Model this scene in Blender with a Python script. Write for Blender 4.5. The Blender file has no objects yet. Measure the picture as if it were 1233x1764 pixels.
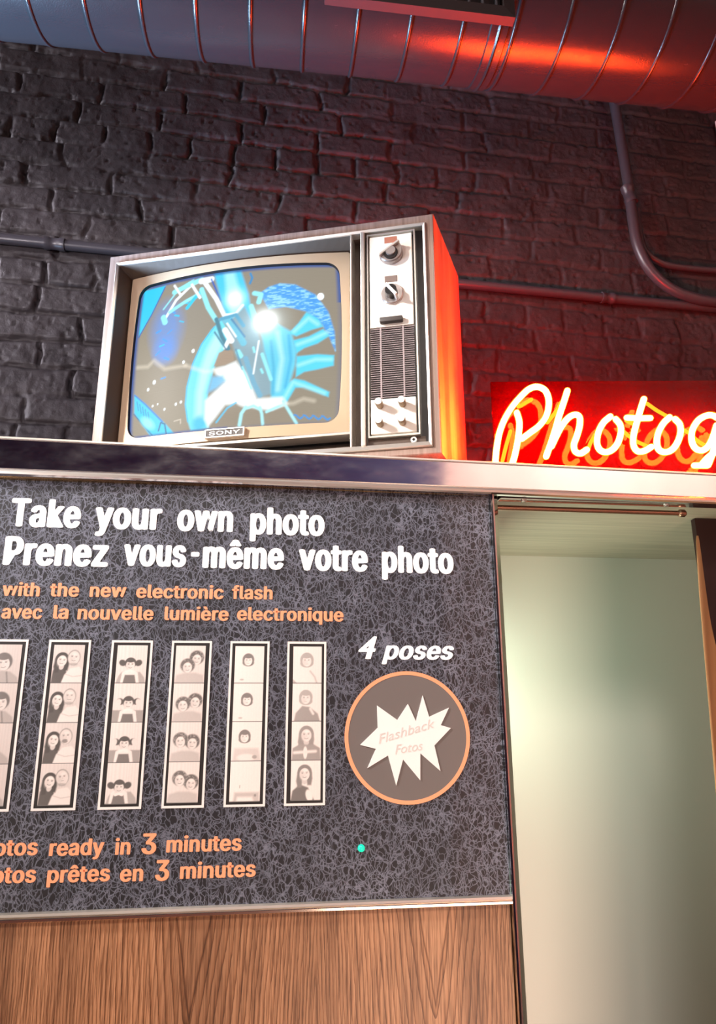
import bpy, bmesh, math, random
import numpy as np
from mathutils import Vector, Matrix

random.seed(7)
rng = np.random.default_rng(11)
S = bpy.context.scene
COL = S.collection
R = math.radians

# ------------------------------------------------------------------ camera
CAM = np.array([0.0, -1.02, 1.55])
FPX = 1224.1                                    # focal length in pixels of the 1233 x 1764 frame
YAW, PITCH, ROLL = 0.12565301, 0.26893806, -0.00355154


def cam_axes(yaw, pitch, roll):
    cy, sy = math.cos(yaw), math.sin(yaw)
    f = np.array([sy * math.cos(pitch), cy * math.cos(pitch), math.sin(pitch)])
    r = np.array([cy, -sy, 0.0])
    u = np.cross(r, f)
    return np.array([r * math.cos(roll) + u * math.sin(roll), -r * math.sin(roll) + u * math.cos(roll), f])


AX = cam_axes(YAW, PITCH, ROLL)
cd = bpy.data.cameras.new('camera')
cam = bpy.data.objects.new('camera', cd)
COL.objects.link(cam)
cd.sensor_fit = 'VERTICAL'
cd.sensor_height = 36.0
cd.lens = FPX / 1764.0 * 36.0
cd.clip_start = 0.02
cam.matrix_world = Matrix(((AX[0][0], AX[1][0], -AX[2][0], CAM[0]),
                           (AX[0][1], AX[1][1], -AX[2][1], CAM[1]),
                           (AX[0][2], AX[1][2], -AX[2][2], CAM[2]),
                           (0, 0, 0, 1)))
S.camera = cam

# ------------------------------------------------------------------ world, lights, exposure
wd = bpy.data.worlds.new('world')
S.world = wd
wd.use_nodes = True
wd.node_tree.nodes['Background'].inputs[0].default_value = (0.55, 0.6, 0.75, 1)
wd.node_tree.nodes['Background'].inputs[1].default_value = 0.02
S.view_settings.view_transform = 'Standard'
S.view_settings.look = 'None'
S.view_settings.gamma = 1.0
S.view_settings.exposure = 0.0
S.view_settings.use_curve_mapping = False
S.cycles.max_bounces = 8
S.cycles.use_denoising = True
S.cycles.sample_clamp_indirect = 6.0


def area(name, loc, target, size, power, color, size_y=None, spread=180):
    l = bpy.data.lights.new(name, 'AREA')
    l.energy = power
    l.color = color
    l.size = size
    l.spread = R(spread)
    if size_y:
        l.shape = 'RECTANGLE'
        l.size_y = size_y
    o = bpy.data.objects.new(name, l)
    COL.objects.link(o)
    o.location = loc
    o.rotation_euler = (Vector(target) - Vector(loc)).to_track_quat('-Z', 'Y').to_euler()
    return o


area('ceiling_spot_light', (-1.7, -0.75, 2.85), (0.05, 0.05, 2.1), 0.22, 11, (1.0, 0.94, 0.88), spread=62)
area('blue_duct_fill', (-1.25, 0.1, 1.55), (-0.42, -0.12, 2.5), 0.4, 30, (0.40, 0.66, 1.0), spread=60)  # added blue lamp tinting the left of the duct; its source is unknown
area('brick_raking_fill', (-2.3, 0.05, 3.05), (-0.35, 0.68, 2.6), 0.45, 10, (0.95, 0.9, 1.0), spread=60)  # added unseen lamp raking the left brickwork to bring out its relief
area('left_wall_fill', (-1.7, -1.7, 1.72), (-0.75, 0.7, 2.55), 0.45, 7, (1.0, 0.9, 0.95), spread=62)  # added lamp lifting the left bricks from below; no doorway is known there
area('shop_light', (-0.3, -3.0, 3.9), (0.1, 0.0, 1.0), 1.0, 12, (1.0, 0.86, 0.76), spread=50)
area('cap_reflection_fill', (2.3, -2.2, 3.9), (2.2, -3.6, 2.9), 0.9, 110, (1.0, 0.9, 0.84))  # added lamp brightening the cream wall that the chrome cap mirrors
area('low_warm_fill', (-2.3, -2.2, 0.9), (0.1, 0.0, 0.9), 1.0, 8, (1.0, 0.78, 0.6), spread=90)  # added warm fill for the lower booth front, not a known lamp
area('cabin_warm_fill', (0.7, -1.9, 0.3), (0.75, 0.46, 1.0), 0.8, 4.0, (1.0, 0.72, 0.55), spread=60)  # added warm fill for the cabin back wall; no counter is known
area('cabin_light', (0.351, 0.23, 1.5), (1.0, 0.24, 1.4), 0.42, 2.9, (0.78, 1.0, 0.78))

# ------------------------------------------------------------------ survey helpers
def ray(px, py):
    return AX.T @ np.array([px - 616.5, -(py - 882.0), FPX])


def on_plane(px, py, p0, n):
    """world point where the sight line of a photo pixel meets a plane"""
    d = ray(px, py)
    t = ((np.array(p0) - CAM) @ np.array(n)) / (d @ np.array(n))
    return CAM + t * d


def on_front(px, py, y=0.0):
    p = on_plane(px, py, (0, y, 0), (0, 1, 0))
    return p[0], p[2]


# ------------------------------------------------------------------ object helpers
def obj(name, bm, mats, parent=None, smooth=False, loc=None):
    me = bpy.data.meshes.new(name)
    bm.normal_update()
    bm.to_mesh(me)
    bm.free()
    if not isinstance(mats, (list, tuple)):
        mats = [mats]
    for m in mats:
        me.materials.append(m)
    if smooth:
        me.polygons.foreach_set('use_smooth', [True] * len(me.polygons))
        try:
            me.set_sharp_from_angle(angle=R(40))
        except Exception:
            pass
    o = bpy.data.objects.new(name, me)
    COL.objects.link(o)
    if parent:
        o.parent = parent
    if loc:
        o.location = loc
    return o


def empty(name, loc, rz=0.0):
    o = bpy.data.objects.new(name, None)
    COL.objects.link(o)
    o.location = loc
    o.rotation_euler = (0, 0, rz)
    o.empty_display_size = 0.05
    return o


def tag(o, label, cat, group=None, kind=None):
    o['label'] = label
    o['category'] = cat
    if group:
        o['group'] = group
    if kind:
        o['kind'] = kind
    return o


def structure(o):
    o['kind'] = 'structure'
    return o


def BM():
    return bmesh.new()


def box(bm, x0, x1, y0, y1, z0, z1, bevel=0.0, mi=0):
    vs = [bm.verts.new((x, y, z)) for z in (z0, z1) for y in (y0, y1) for x in (x0, x1)]
    fs = [(0, 2, 3, 1), (4, 5, 7, 6), (0, 1, 5, 4), (2, 6, 7, 3), (0, 4, 6, 2), (1, 3, 7, 5)]
    faces = [bm.faces.new([vs[i] for i in f]) for f in fs]
    for f in faces:
        f.material_index = mi
    if bevel:
        es = list({e for f in faces for e in f.edges})
        bmesh.ops.bevel(bm, geom=es, offset=bevel, segments=2, profile=0.5, affect='EDGES')
    return bm


def loft(bm, loops, cap0=False, cap1=False, mi=0, closed=True):
    """skin equal-length loops of points one after another"""
    rows = [[bm.verts.new(p) for p in l] for l in loops]
    n = len(rows[0])
    for a, b in zip(rows, rows[1:]):
        for i in range(n if closed else n - 1):
            j = (i + 1) % n
            f = bm.faces.new((a[i], a[j], b[j], b[i]))
            f.material_index = mi
    if cap0:
        bm.faces.new(rows[0][::-1]).material_index = mi
    if cap1:
        bm.faces.new(rows[-1]).material_index = mi
    return rows


def finish(bm):
    bmesh.ops.recalc_face_normals(bm, faces=bm.faces)
    return bm


def profile_x(bm, prof, x0, x1, mi=0):
    """extrude a closed (y, z) profile along x; x0 / x1 may be functions giving z shifts"""
    loft(bm, [[(x0, y, z) for y, z in prof], [(x1, y, z) for y, z in prof]], True, True, mi)
    return finish(bm)


def cyl(bm, c, axis, r0, r1, h, n=24, mi=0, rings=None):
    """a turned solid from centre c along axis; rings = [(t, r), ...]"""
    a = Vector(axis).normalized()
    u = a.orthogonal().normalized()
    v = a.cross(u)
    rings = rings or [(0, r0), (h, r1)]
    loops = []
    for t, r in rings:
        loops.append([tuple(Vector(c) + a * t + (u * math.cos(2 * math.pi * k / n) + v * math.sin(2 * math.pi * k / n)) * r) for k in range(n)])
    loft(bm, loops, True, True, mi)
    return finish(bm)


def smooth_path(pts, sub=8):
    P = [np.array(p, float) for p in pts]
    P = [2 * P[0] - P[1]] + P + [2 * P[-1] - P[-2]]
    out = []
    for i in range(1, len(P) - 2):
        p0, p1, p2, p3 = P[i - 1:i + 3]
        for k in range(sub):
            t = k / sub
            out.append(0.5 * (2 * p1 + (p2 - p0) * t + (2 * p0 - 5 * p1 + 4 * p2 - p3) * t * t + (3 * p1 - p0 - 3 * p2 + p3) * t ** 3))
    out.append(P[-2])
    return out


def tube(bm, pts, r, n=10, mi=0, round_ends=True):
    pts = [Vector(p) for p in pts]
    T = []
    for i in range(len(pts)):
        a = pts[max(i - 1, 0)]
        b = pts[min(i + 1, len(pts) - 1)]
        T.append((b - a).normalized())
    u = T[0].orthogonal().normalized()
    loops = []

    def ring(c, t, u, rr):
        v = t.cross(u)
        return [tuple(c + (u * math.cos(2 * math.pi * k / n) + v * math.sin(2 * math.pi * k / n)) * rr) for k in range(n)]
    if round_ends:
        for s, f in ((-0.95, 0.3), (-0.6, 0.8)):
            loops.append(ring(pts[0] + T[0] * r * s, T[0], u, r * f))
    for p, t in zip(pts, T):
        u = (u - t * u.dot(t)).normalized()
        loops.append(ring(p, t, u, r))
    if round_ends:
        for s, f in ((0.6, 0.8), (0.95, 0.3)):
            loops.append(ring(pts[-1] + T[-1] * r * s, T[-1], u, r * f))
    loft(bm, loops, True, True, mi)
    return finish(bm)


# ------------------------------------------------------------------ materials
def srgb(r, g, b):
    f = lambda c: ((c / 255.0) / 12.92 if c / 255.0 <= 0.04045 else ((c / 255.0 + 0.055) / 1.055) ** 2.4)
    return (f(r), f(g), f(b), 1.0)


def mat(name, color, rough=0.5, metal=0.0, spec=0.5, coat=0.0, coat_rough=0.05, emit=None, estr=0.0):
    m = bpy.data.materials.new(name)
    m.use_nodes = True
    b = m.node_tree.nodes['Principled BSDF']
    if len(color) == 3:
        color = (*color, 1.0)
    b.inputs['Base Color'].default_value = color
    b.inputs['Roughness'].default_value = rough
    b.inputs['Metallic'].default_value = metal
    b.inputs['Specular IOR Level'].default_value = spec
    b.inputs['Coat Weight'].default_value = coat
    b.inputs['Coat Roughness'].default_value = coat_rough
    if emit:
        b.inputs['Emission Color'].default_value = (*emit[:3], 1.0)
        b.inputs['Emission Strength'].default_value = estr
    return m


class NT:
    """small node-building helper"""
    def __init__(self, m):
        self.t = m.node_tree
        self.b = self.t.nodes['Principled BSDF']

    def n(self, typ, **kw):
        x = self.t.nodes.new(typ)
        for k, v in kw.items():
            setattr(x, k, v)
        return x

    def l(self, a, b):
        self.t.links.new(a, b)

    def coord(self, scale=(1, 1, 1), which='Object', rot=(0, 0, 0)):
        tc = self.n('ShaderNodeTexCoord')
        mp = self.n('ShaderNodeMapping')
        mp.inputs['Scale'].default_value = scale
        mp.inputs['Rotation'].default_value = rot
        self.l(tc.outputs[which], mp.inputs['Vector'])
        return mp.outputs['Vector']

    def noise(self, vec, scale, detail=4, rough=0.5):
        x = self.n('ShaderNodeTexNoise')
        x.inputs['Scale'].default_value = scale
        x.inputs['Detail'].default_value = detail
        x.inputs['Roughness'].default_value = rough
        if vec is not None:
            self.l(vec, x.inputs['Vector'])
        return x

    def math(self, op, a, b=None, c=None, clamp=False):
        x = self.n('ShaderNodeMath', operation=op)
        x.use_clamp = clamp
        for i, v in enumerate((a, b, c)):
            if v is None:
                continue
            if isinstance(v, (int, float)):
                x.inputs[i].default_value = v
            else:
                self.l(v, x.inputs[i])
        return x.outputs[0]

    def ramp(self, fac, stops, interp='LINEAR'):
        x = self.n('ShaderNodeValToRGB')
        x.color_ramp.interpolation = interp
        e = x.color_ramp.elements
        while len(e) < len(stops):
            e.new(0.5)
        for el, (p, c) in zip(e, stops):
            el.position = p
            el.color = c if len(c) == 4 else (*c, 1)
        self.l(fac, x.inputs['Fac'])
        return x.outputs['Color']

    def bump(self, h, strength, dist):
        x = self.n('ShaderNodeBump')
        x.inputs['Strength'].default_value = strength
        x.inputs['Distance'].default_value = dist
        self.l(h, x.inputs['Height'])
        self.l(x.outputs['Normal'], self.b.inputs['Normal'])
        return x


# painted brick
M_brick = mat('black_painted_brick', (0.05, 0.043, 0.05), 0.5, spec=0.28)
k = NT(M_brick)
v = k.coord()
n1 = k.noise(v, 150, 5, 0.65)
n2 = k.noise(v, 9, 4, 0.6)
k.l(k.ramp(n2.outputs['Fac'], [(0.3, (0.028, 0.024, 0.026)), (0.7, (0.048, 0.041, 0.044))]), k.b.inputs['Base Color'])
k.l(k.math('MULTIPLY_ADD', n2.outputs['Fac'], 0.3, 0.36), k.b.inputs['Roughness'])
k.bump(n1.outputs['Fac'], 0.45, 0.003)

M_paint_dark = mat('navy_wall_paint', (0.03, 0.042, 0.16), 0.5)
M_paint_pale = mat('cream_wall_paint', (0.82, 0.66, 0.58), 0.6)
M_ceiling = mat('dark_ceiling_paint', (0.03, 0.03, 0.035), 0.7)
M_floor = mat('grey_floor', (0.28, 0.24, 0.21), 0.45)
M_pipe = mat('black_painted_pipe', (0.05, 0.046, 0.055), 0.34, spec=0.5)

# duct paint
M_duct = mat('dark_duct_paint', (0.012, 0.012, 0.014), 0.26, spec=0.3)
k = NT(M_duct)
v = k.coord()
n1 = k.noise(v, 28, 5, 0.6)
k.l(k.math('MULTIPLY_ADD', n1.outputs['Fac'], 0.12, 0.19), k.b.inputs['Roughness'])
n3 = k.noise(v, 600, 2, 0.5)
k.bump(n3.outputs['Fac'], 0.12, 0.002)

M_register = mat('matt_dark_register_paint', (0.02, 0.012, 0.013), 0.65, spec=0.2)
# metals
M_chrome = mat('chrome', (0.83, 0.82, 0.82), 0.09, metal=1.0)
M_cap = mat('scuffed_chrome', (0.82, 0.81, 0.83), 0.1, metal=1.0)
k = NT(M_cap)
v = k.coord((1, 1, 2.4))
n1 = k.noise(v, 15, 6, 0.65)
k.l(k.math('MULTIPLY_ADD', n1.outputs['Fac'], 0.22, 0.0), k.b.inputs['Roughness'])
v2 = k.coord((1.0, 1, 0.3))
n2 = k.noise(v2, 5, 2, 0.5)
k.bump(n2.outputs['Fac'], 0.35, 0.008)
M_goldchrome = mat('warm_chrome', (0.9, 0.85, 0.77), 0.32, metal=0.85)
M_trim = mat('warm_trim', (0.85, 0.78, 0.7), 0.14, metal=1.0)
M_brass = mat('brass_tone_trim', (0.75, 0.5, 0.24), 0.22, metal=1.0)
M_silver = mat('brushed_silver', (0.74, 0.68, 0.66), 0.28, metal=0.9)

# crackled vinyl behind clear acrylic
M_vinyl = mat('crackled_black_vinyl', (0.02, 0.02, 0.022), 0.5, coat=0.55, coat_rough=0.06)
k = NT(M_vinyl)
v = k.coord()
dn = k.noise(v, 30, 3, 0.6)
mixv = k.n('ShaderNodeMixRGB', blend_type='ADD')
mixv.inputs['Fac'].default_value = 0.022
k.l(v, mixv.inputs['Color1'])
k.l(dn.outputs['Color'], mixv.inputs['Color2'])
lines = []
for sc, w, rot in ((62, 0.055, 0.3), (95, 0.06, 1.1), (150, 0.075, 2.0), (44, 0.035, 0.8)):
    mp = k.n('ShaderNodeMapping')
    mp.inputs['Rotation'].default_value = (0, rot, 0)
    mp.inputs['Scale'].default_value = (1.0, 1.0, 0.62)
    k.l(mixv.outputs['Color'], mp.inputs['Vector'])
    vo = k.n('ShaderNodeTexVoronoi', feature='DISTANCE_TO_EDGE')
    vo.inputs['Scale'].default_value = sc
    k.l(mp.outputs['Vector'], vo.inputs['Vector'])
    mr = k.n('ShaderNodeMapRange')
    mr.inputs['From Min'].default_value = 0.0
    mr.inputs['From Max'].default_value = w
    mr.inputs['To Min'].default_value = 1.0
    mr.inputs['To Max'].default_value = 0.0
    k.l(vo.outputs['Distance'], mr.inputs['Value'])
    lines.append(mr.outputs['Result'])
mx = lines[0]
for q in lines[1:]:
    mx = k.math('MAXIMUM', mx, q)
patch = k.noise(v, 14, 3, 0.6)
amt = k.math('MULTIPLY', mx, k.math('MULTIPLY_ADD', patch.outputs['Fac'], 0.9, 0.35))
k.l(k.ramp(amt, [(0.0, (0.009, 0.009, 0.014)), (0.4, (0.042, 0.047, 0.066)), (1.0, (0.23, 0.25, 0.33))]), k.b.inputs['Base Color'])

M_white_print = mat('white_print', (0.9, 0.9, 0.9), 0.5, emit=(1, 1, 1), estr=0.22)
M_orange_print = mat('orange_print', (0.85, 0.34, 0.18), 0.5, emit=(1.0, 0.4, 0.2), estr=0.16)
M_border_white = mat('white_border_print', (0.86, 0.85, 0.84), 0.5)
M_backing_black = mat('black_card', (0.02, 0.018, 0.018), 0.45, coat=0.3)
M_badge_dark = mat('charcoal_badge', (0.17, 0.15, 0.145), 0.42, coat=0.4)
M_paper = mat('white_paper', (0.93, 0.92, 0.92), 0.55)
M_faint = mat('faded_ink', (0.70, 0.66, 0.65), 0.6)
M_green_led = mat('green_lamp', (0.0, 0.3, 0.2), 0.3, emit=(0.01, 0.75, 0.45), estr=1.1)

# walnut laminate with cathedral grain
def walnut(name, dark, mid, light, centres, pitch, tall, rough=0.42):
    m = mat(name, mid, rough)
    k = NT(m)
    tc = k.coord()
    sx = k.n('ShaderNodeSeparateXYZ')
    k.l(tc, sx.inputs[0])
    stretch = k.coord((9, 9, 2.2))
    wob = k.noise(stretch, 4.0, 5, 0.6)
    x = k.math('ADD', sx.outputs['X'], k.math('MULTIPLY', k.math('SUBTRACT', wob.outputs['Fac'], 0.5), 0.008))
    f = None
    for c in centres:
        d = k.math('ABSOLUTE', k.math('SUBTRACT', x, c))
        f = d if f is None else k.math('MINIMUM', f, d)
    h = k.math('SQRT', k.math('ADD', k.math('MULTIPLY', f, f), 0.00003))
    h = k.math('ADD', h, k.math('MULTIPLY', k.math('MULTIPLY', f, f), 8.0))
    g = k.math('SUBTRACT', h, k.math('MULTIPLY', sx.outputs['Z'], tall))
    big = k.noise(k.coord((6, 6, 0.8)), 2.2, 3, 0.5)
    g = k.math('ADD', g, k.math('MULTIPLY', big.outputs['Fac'], 0.05))
    ph = k.math('FRACT', k.math('MULTIPLY', g, 1.0 / pitch))
    saw = k.math('POWER', ph, 2.8)
    # plain heartwood inside each V of the grain, with a dark line round it
    rel = k.math('SUBTRACT', k.math('MULTIPLY', f, 1.0 / 0.19), k.math('SUBTRACT', sx.outputs['Z'], 1.186))
    saw = k.math('MULTIPLY', saw, k.math('MULTIPLY_ADD', rel, 30.0, 0.3, clamp=True))
    edge = k.math('SUBTRACT', 1.0, k.math('MULTIPLY', k.math('ABSOLUTE', k.math('SUBTRACT', rel, 0.004)), 70.0), clamp=True)
    saw = k.math('MAXIMUM', saw, k.math('MULTIPLY', edge, 0.9))
    tone = k.ramp(saw, [(0.0, light), (0.45, mid), (0.9, dark), (1.0, mid)])
    pores = k.noise(k.coord((560, 560, 16)), 1.0, 3, 0.65)
    pr = k.ramp(pores.outputs['Fac'], [(0.36, (0.36, 0.3, 0.26)), (0.58, (1, 1, 1))])
    broad = k.noise(k.coord((14, 14, 0.5)), 1.0, 2, 0.5)
    br = k.ramp(broad.outputs['Fac'], [(0.38, (0.5, 0.44, 0.4)), (0.58, (1.05, 1.03, 1.0))])
    m1 = k.n('ShaderNodeMixRGB', blend_type='MULTIPLY')
    m1.inputs['Fac'].default_value = 0.9
    k.l(tone, m1.inputs['Color1'])
    k.l(pr, m1.inputs['Color2'])
    m2 = k.n('ShaderNodeMixRGB', blend_type='MULTIPLY')
    m2.inputs['Fac'].default_value = 0.7
    k.l(m1.outputs['Color'], m2.inputs['Color1'])
    k.l(br, m2.inputs['Color2'])
    k.l(m2.outputs['Color'], k.b.inputs['Base Color'])
    return m


M_wood = walnut('walnut_laminate', (0.13, 0.05, 0.022), (0.39, 0.185, 0.09), (0.5, 0.265, 0.145), (-0.082, 0.228), 0.0140, 0.18)

M_cabinet = mat('walnut_vinyl', (0.4, 0.29, 0.235), 0.45)
k = NT(M_cabinet)
g1 = k.noise(k.coord((160, 60, 3)), 1.0, 4, 0.6)
k.l(k.ramp(g1.outputs['Fac'], [(0.3, (0.2, 0.13, 0.10)), (0.65, (0.36, 0.255, 0.21))]), k.b.inputs['Base Color'])
M_bezel = mat('tan_bezel', (0.43, 0.31, 0.2), 0.42, metal=0.1)
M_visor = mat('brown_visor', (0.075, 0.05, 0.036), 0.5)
M_tv_black = mat('television_black', (0.012, 0.01, 0.01), 0.3)
M_panel_cream = mat('cream_panel', (0.82, 0.77, 0.7), 0.4)
M_grille_slat = mat('grille_slat', (0.36, 0.3, 0.31), 0.4, metal=0.2)
M_knob_white = mat('pale_knob', (0.85, 0.83, 0.8), 0.3)
M_knob_side = mat('tan_knob_side', (0.3, 0.22, 0.14), 0.4, metal=0.5)
M_knob_grey = mat('grey_brushed_knob', (0.34, 0.29, 0.27), 0.35, metal=0.6)
M_window = mat('dial_window', (0.19, 0.14, 0.12), 0.35)
M_plate = mat('dark_nameplate', (0.06, 0.05, 0.045), 0.55)
M_window_red = mat('orange_dial_window', (0.42, 0.16, 0.1), 0.35)
M_white_wall_inside = mat('cabin_white_laminate', (0.86, 0.86, 0.78), 0.32)
M_inside_ceiling = mat('cabin_ceiling_board', (0.5, 0.45, 0.34), 0.4)
k = NT(M_inside_ceiling)
g1 = k.noise(k.coord((3, 120, 30)), 1.0, 3, 0.5)
k.l(k.ramp(g1.outputs['Fac'], [(0.3, (0.5, 0.45, 0.34)), (0.7, (0.66, 0.59, 0.46))]), k.b.inputs['Base Color'])
M_black_inside = mat('dark_cabin_board', (0.03, 0.006, 0.006), 0.6)
M_curtain = mat('tan_curtain_cloth', (0.33, 0.175, 0.075), 0.85)
M_rod = mat('bronze_rod', (0.45, 0.27, 0.18), 0.25, metal=0.9)

# neon
def neon_material(name, color, strength):
    m = bpy.data.materials.new(name)
    m.use_nodes = True
    t = m.node_tree
    t.nodes.clear()
    o = t.nodes.new('ShaderNodeOutputMaterial')
    e = t.nodes.new('ShaderNodeEmission')
    e.inputs[0].default_value = (*color, 1)
    e.inputs[1].default_value = strength
    t.links.new(e.outputs[0], o.inputs[0])
    return m


M_neon = neon_material('neon_discharge', (1.0, 0.042, 0.004), 1900.0)
M_neon_back = neon_material('painted_neon_return', (1.0, 0.33, 0.015), 2.2)
M_neon_glass = bpy.data.materials.new('glowing_glass_wall')
M_neon_glass.use_nodes = True
t = M_neon_glass.node_tree
t.nodes.clear()
o_ = t.nodes.new('ShaderNodeOutputMaterial')
e_ = t.nodes.new('ShaderNodeEmission')
e_.inputs[0].default_value = (1.0, 0.3, 0.02, 1)
e_.inputs[1].default_value = 3.0
tr_ = t.nodes.new('ShaderNodeBsdfTransparent')
mx_ = t.nodes.new('ShaderNodeMixShader')
mx_.inputs[0].default_value = 0.35
t.links.new(tr_.outputs[0], mx_.inputs[1])
t.links.new(e_.outputs[0], mx_.inputs[2])
t.links.new(mx_.outputs[0], o_.inputs[0])
M_neon_plate = mat('red_acrylic', (0.011, 0.0002, 0.0002), 0.05, spec=0.3)
t = M_neon_plate.node_tree
tr_ = t.nodes.new('ShaderNodeBsdfTransparent')
tr_.inputs[0].default_value = (1.0, 0.06, 0.05, 1)
mx_ = t.nodes.new('ShaderNodeMixShader')
mx_.inputs[0].default_value = 0.75
t.links.new(t.nodes['Principled BSDF'].outputs[0], mx_.inputs[1])
t.links.new(tr_.outputs[0], mx_.inputs[2])
t.links.new(mx_.outputs[0], t.nodes['Material Output'].inputs[0])


def vcol_material(name, emit=0.0, rough=0.4, coat=0.0):
    m = mat(name, (0.02, 0.02, 0.02), rough, coat=coat)
    k = NT(m)
    a = k.n('ShaderNodeAttribute')
    a.attribute_name = 'picture'
    if emit:
        k.l(a.outputs['Color'], k.b.inputs['Emission Color'])
        k.b.inputs['Emission Strength'].default_value = emit
    else:
        k.l(a.outputs['Color'], k.b.inputs['Base Color'])
    return m


M_screen = vcol_material('television_picture', 1.15, 0.35)
M_screen.node_tree.nodes['Principled BSDF'].inputs['Specular IOR Level'].default_value = 0.03
M_photo = vcol_material('photo_print', 0.0, 0.35, 0.3)


# ------------------------------------------------------------------ picture painter (prints and the screen image)
class Canvas:
    def __init__(self, X, Y, base):
        self.X, self.Y = X, Y
        self.c = np.empty(X.shape + (3,))
        self.c[:] = base

    def put(self, a, col):
        a = np.clip(a, 0, 1)[..., None]
        self.c = self.c * (1 - a) + np.array(col[:3]) * a

    def add(self, a, col):
        self.c = self.c + np.clip(a, 0, None)[..., None] * np.array(col[:3])

    def seg(self, a, b):
        ax, ay = a
        bx, by = b
        dx, dy = bx - ax, by - ay
        t = np.clip(((self.X - ax) * dx + (self.Y - ay) * dy) / (dx * dx + dy * dy + 1e-12), 0, 1)
        return np.hypot(self.X - ax - t * dx, self.Y - ay - t * dy)

    def stroke(self, pts, w, col, soft=1.0, alpha=1.0):
        d = None
        for a, b in zip(pts, pts[1:]):
            q = self.seg(a, b)
            d = q if d is None else np.minimum(d, q)
        self.put(alpha * np.clip((w / 2 - d) / soft + 0.5, 0, 1), col)

    def poly(self, pts, col, soft=1.0, alpha=1.0):
        inside = np.zeros(self.X.shape, bool)
        d = None
        n = len(pts)
        for i in range(n):
            (ax, ay), (bx, by) = pts[i], pts[(i + 1) % n]
            q = self.seg((ax, ay), (bx, by))
            d = q if d is None else np.minimum(d, q)
            cond = (ay > self.Y) != (by > self.Y)
            with np.errstate(divide='ignore', invalid='ignore'):
                xi = (bx - ax) * (self.Y - ay) / (by - ay + 1e-12) + ax
            inside ^= cond & (self.X < xi)
        sd = np.where(inside, d, -d)
        self.put(alpha * np.clip(sd / soft + 0.5, 0, 1), col)

    def ell(self, c, rx, ry, col, ang=0.0, soft=0.2, alpha=1.0):
        ca, sa = math.cos(ang), math.sin(ang)
        x, y = self.X - c[0], self.Y - c[1]
        q = np.hypot((x * ca + y * sa) / rx, (-x * sa + y * ca) / ry)
        self.put(alpha * np.clip((1 - q) / soft + 0.5, 0, 1), col)

    def glow(self, c, r, col, p=2.0):
        q = np.hypot(self.X - c[0], self.Y - c[1]) / r
        self.add(np.exp(-q ** p), col)


def lattice_noise(X, Y, scale, seed):
    g = np.random.default_rng(seed).random((257, 257))
    x, y = X * scale, Y * scale
    xi, yi = np.floor(x).astype(int), np.floor(y).astype(int)
    fx, fy = x - xi, y - yi
    fx, fy = fx * fx * (3 - 2 * fx), fy * fy * (3 - 2 * fy)
    a = g[xi % 257, yi % 257]
    b = g[(xi + 1) % 257, yi % 257]
    c = g[xi % 257, (yi + 1) % 257]
    d = g[(xi + 1) % 257, (yi + 1) % 257]
    return (a * (1 - fx) + b * fx) * (1 - fy) + (c * (1 - fx) + d * fx) * fy


def fbm(X, Y, scale, seed, octaves=4, gain=0.5):
    s, a, tot = 0.0, 1.0, 0.0
    for i in range(octaves):
        s = s + a * lattice_noise(X + 13.7 * i, Y + 7.1 * i, scale * 2 ** i, seed + i)
        tot += a
        a *= gain
    return s / tot


def grid_object(name, P, mats, parent=None, color=None, smooth=True, flip=False):
    """P is an (nu, nv, 3) array of points"""
    nu, nv = P.shape[:2]
    me = bpy.data.meshes.new(name)
    idx = np.arange(nu * nv).reshape(nu, nv)
    q = np.stack([idx[:-1, :-1], idx[1:, :-1], idx[1:, 1:], idx[:-1, 1:]], -1).reshape(-1, 4)
    if flip:
        q = q[:, ::-1]
    me.vertices.add(nu * nv)
    me.vertices.foreach_set('co', P.reshape(-1).astype(np.float32))
    me.loops.add(q.size)
    me.loops.foreach_set('vertex_index', q.reshape(-1).astype(np.int32))
    me.polygons.add(len(q))
    me.polygons.foreach_set('loop_start', np.arange(0, q.size, 4, dtype=np.int32))
    me.update(calc_edges=True)
    me.validate()
    if smooth:
        me.polygons.foreach_set('use_smooth', np.ones(len(q), bool))
    if color is not None:
        at = me.color_attributes.new('picture', 'FLOAT_COLOR', 'POINT')
        rgba = np.ones((nu * nv, 4), np.float32)
        rgba[:, :3] = color.reshape(-1, 3)
        at.data.foreach_set('color', rgba.reshape(-1))
    me.materials.append(mats)
    o = bpy.data.objects.new(name, me)
    COL.objects.link(o)
    if parent:
        o.parent = parent
    return o


# ------------------------------------------------------------------ lettering
FONT = None
try:                                            # Blender's own interface typeface; its default font otherwise
    import os
    FONT = bpy.data.fonts.load(os.path.join(bpy.utils.system_resource('DATAFILES', path='fonts'), 'Inter.woff2'))
except Exception:
    FONT = None


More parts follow.
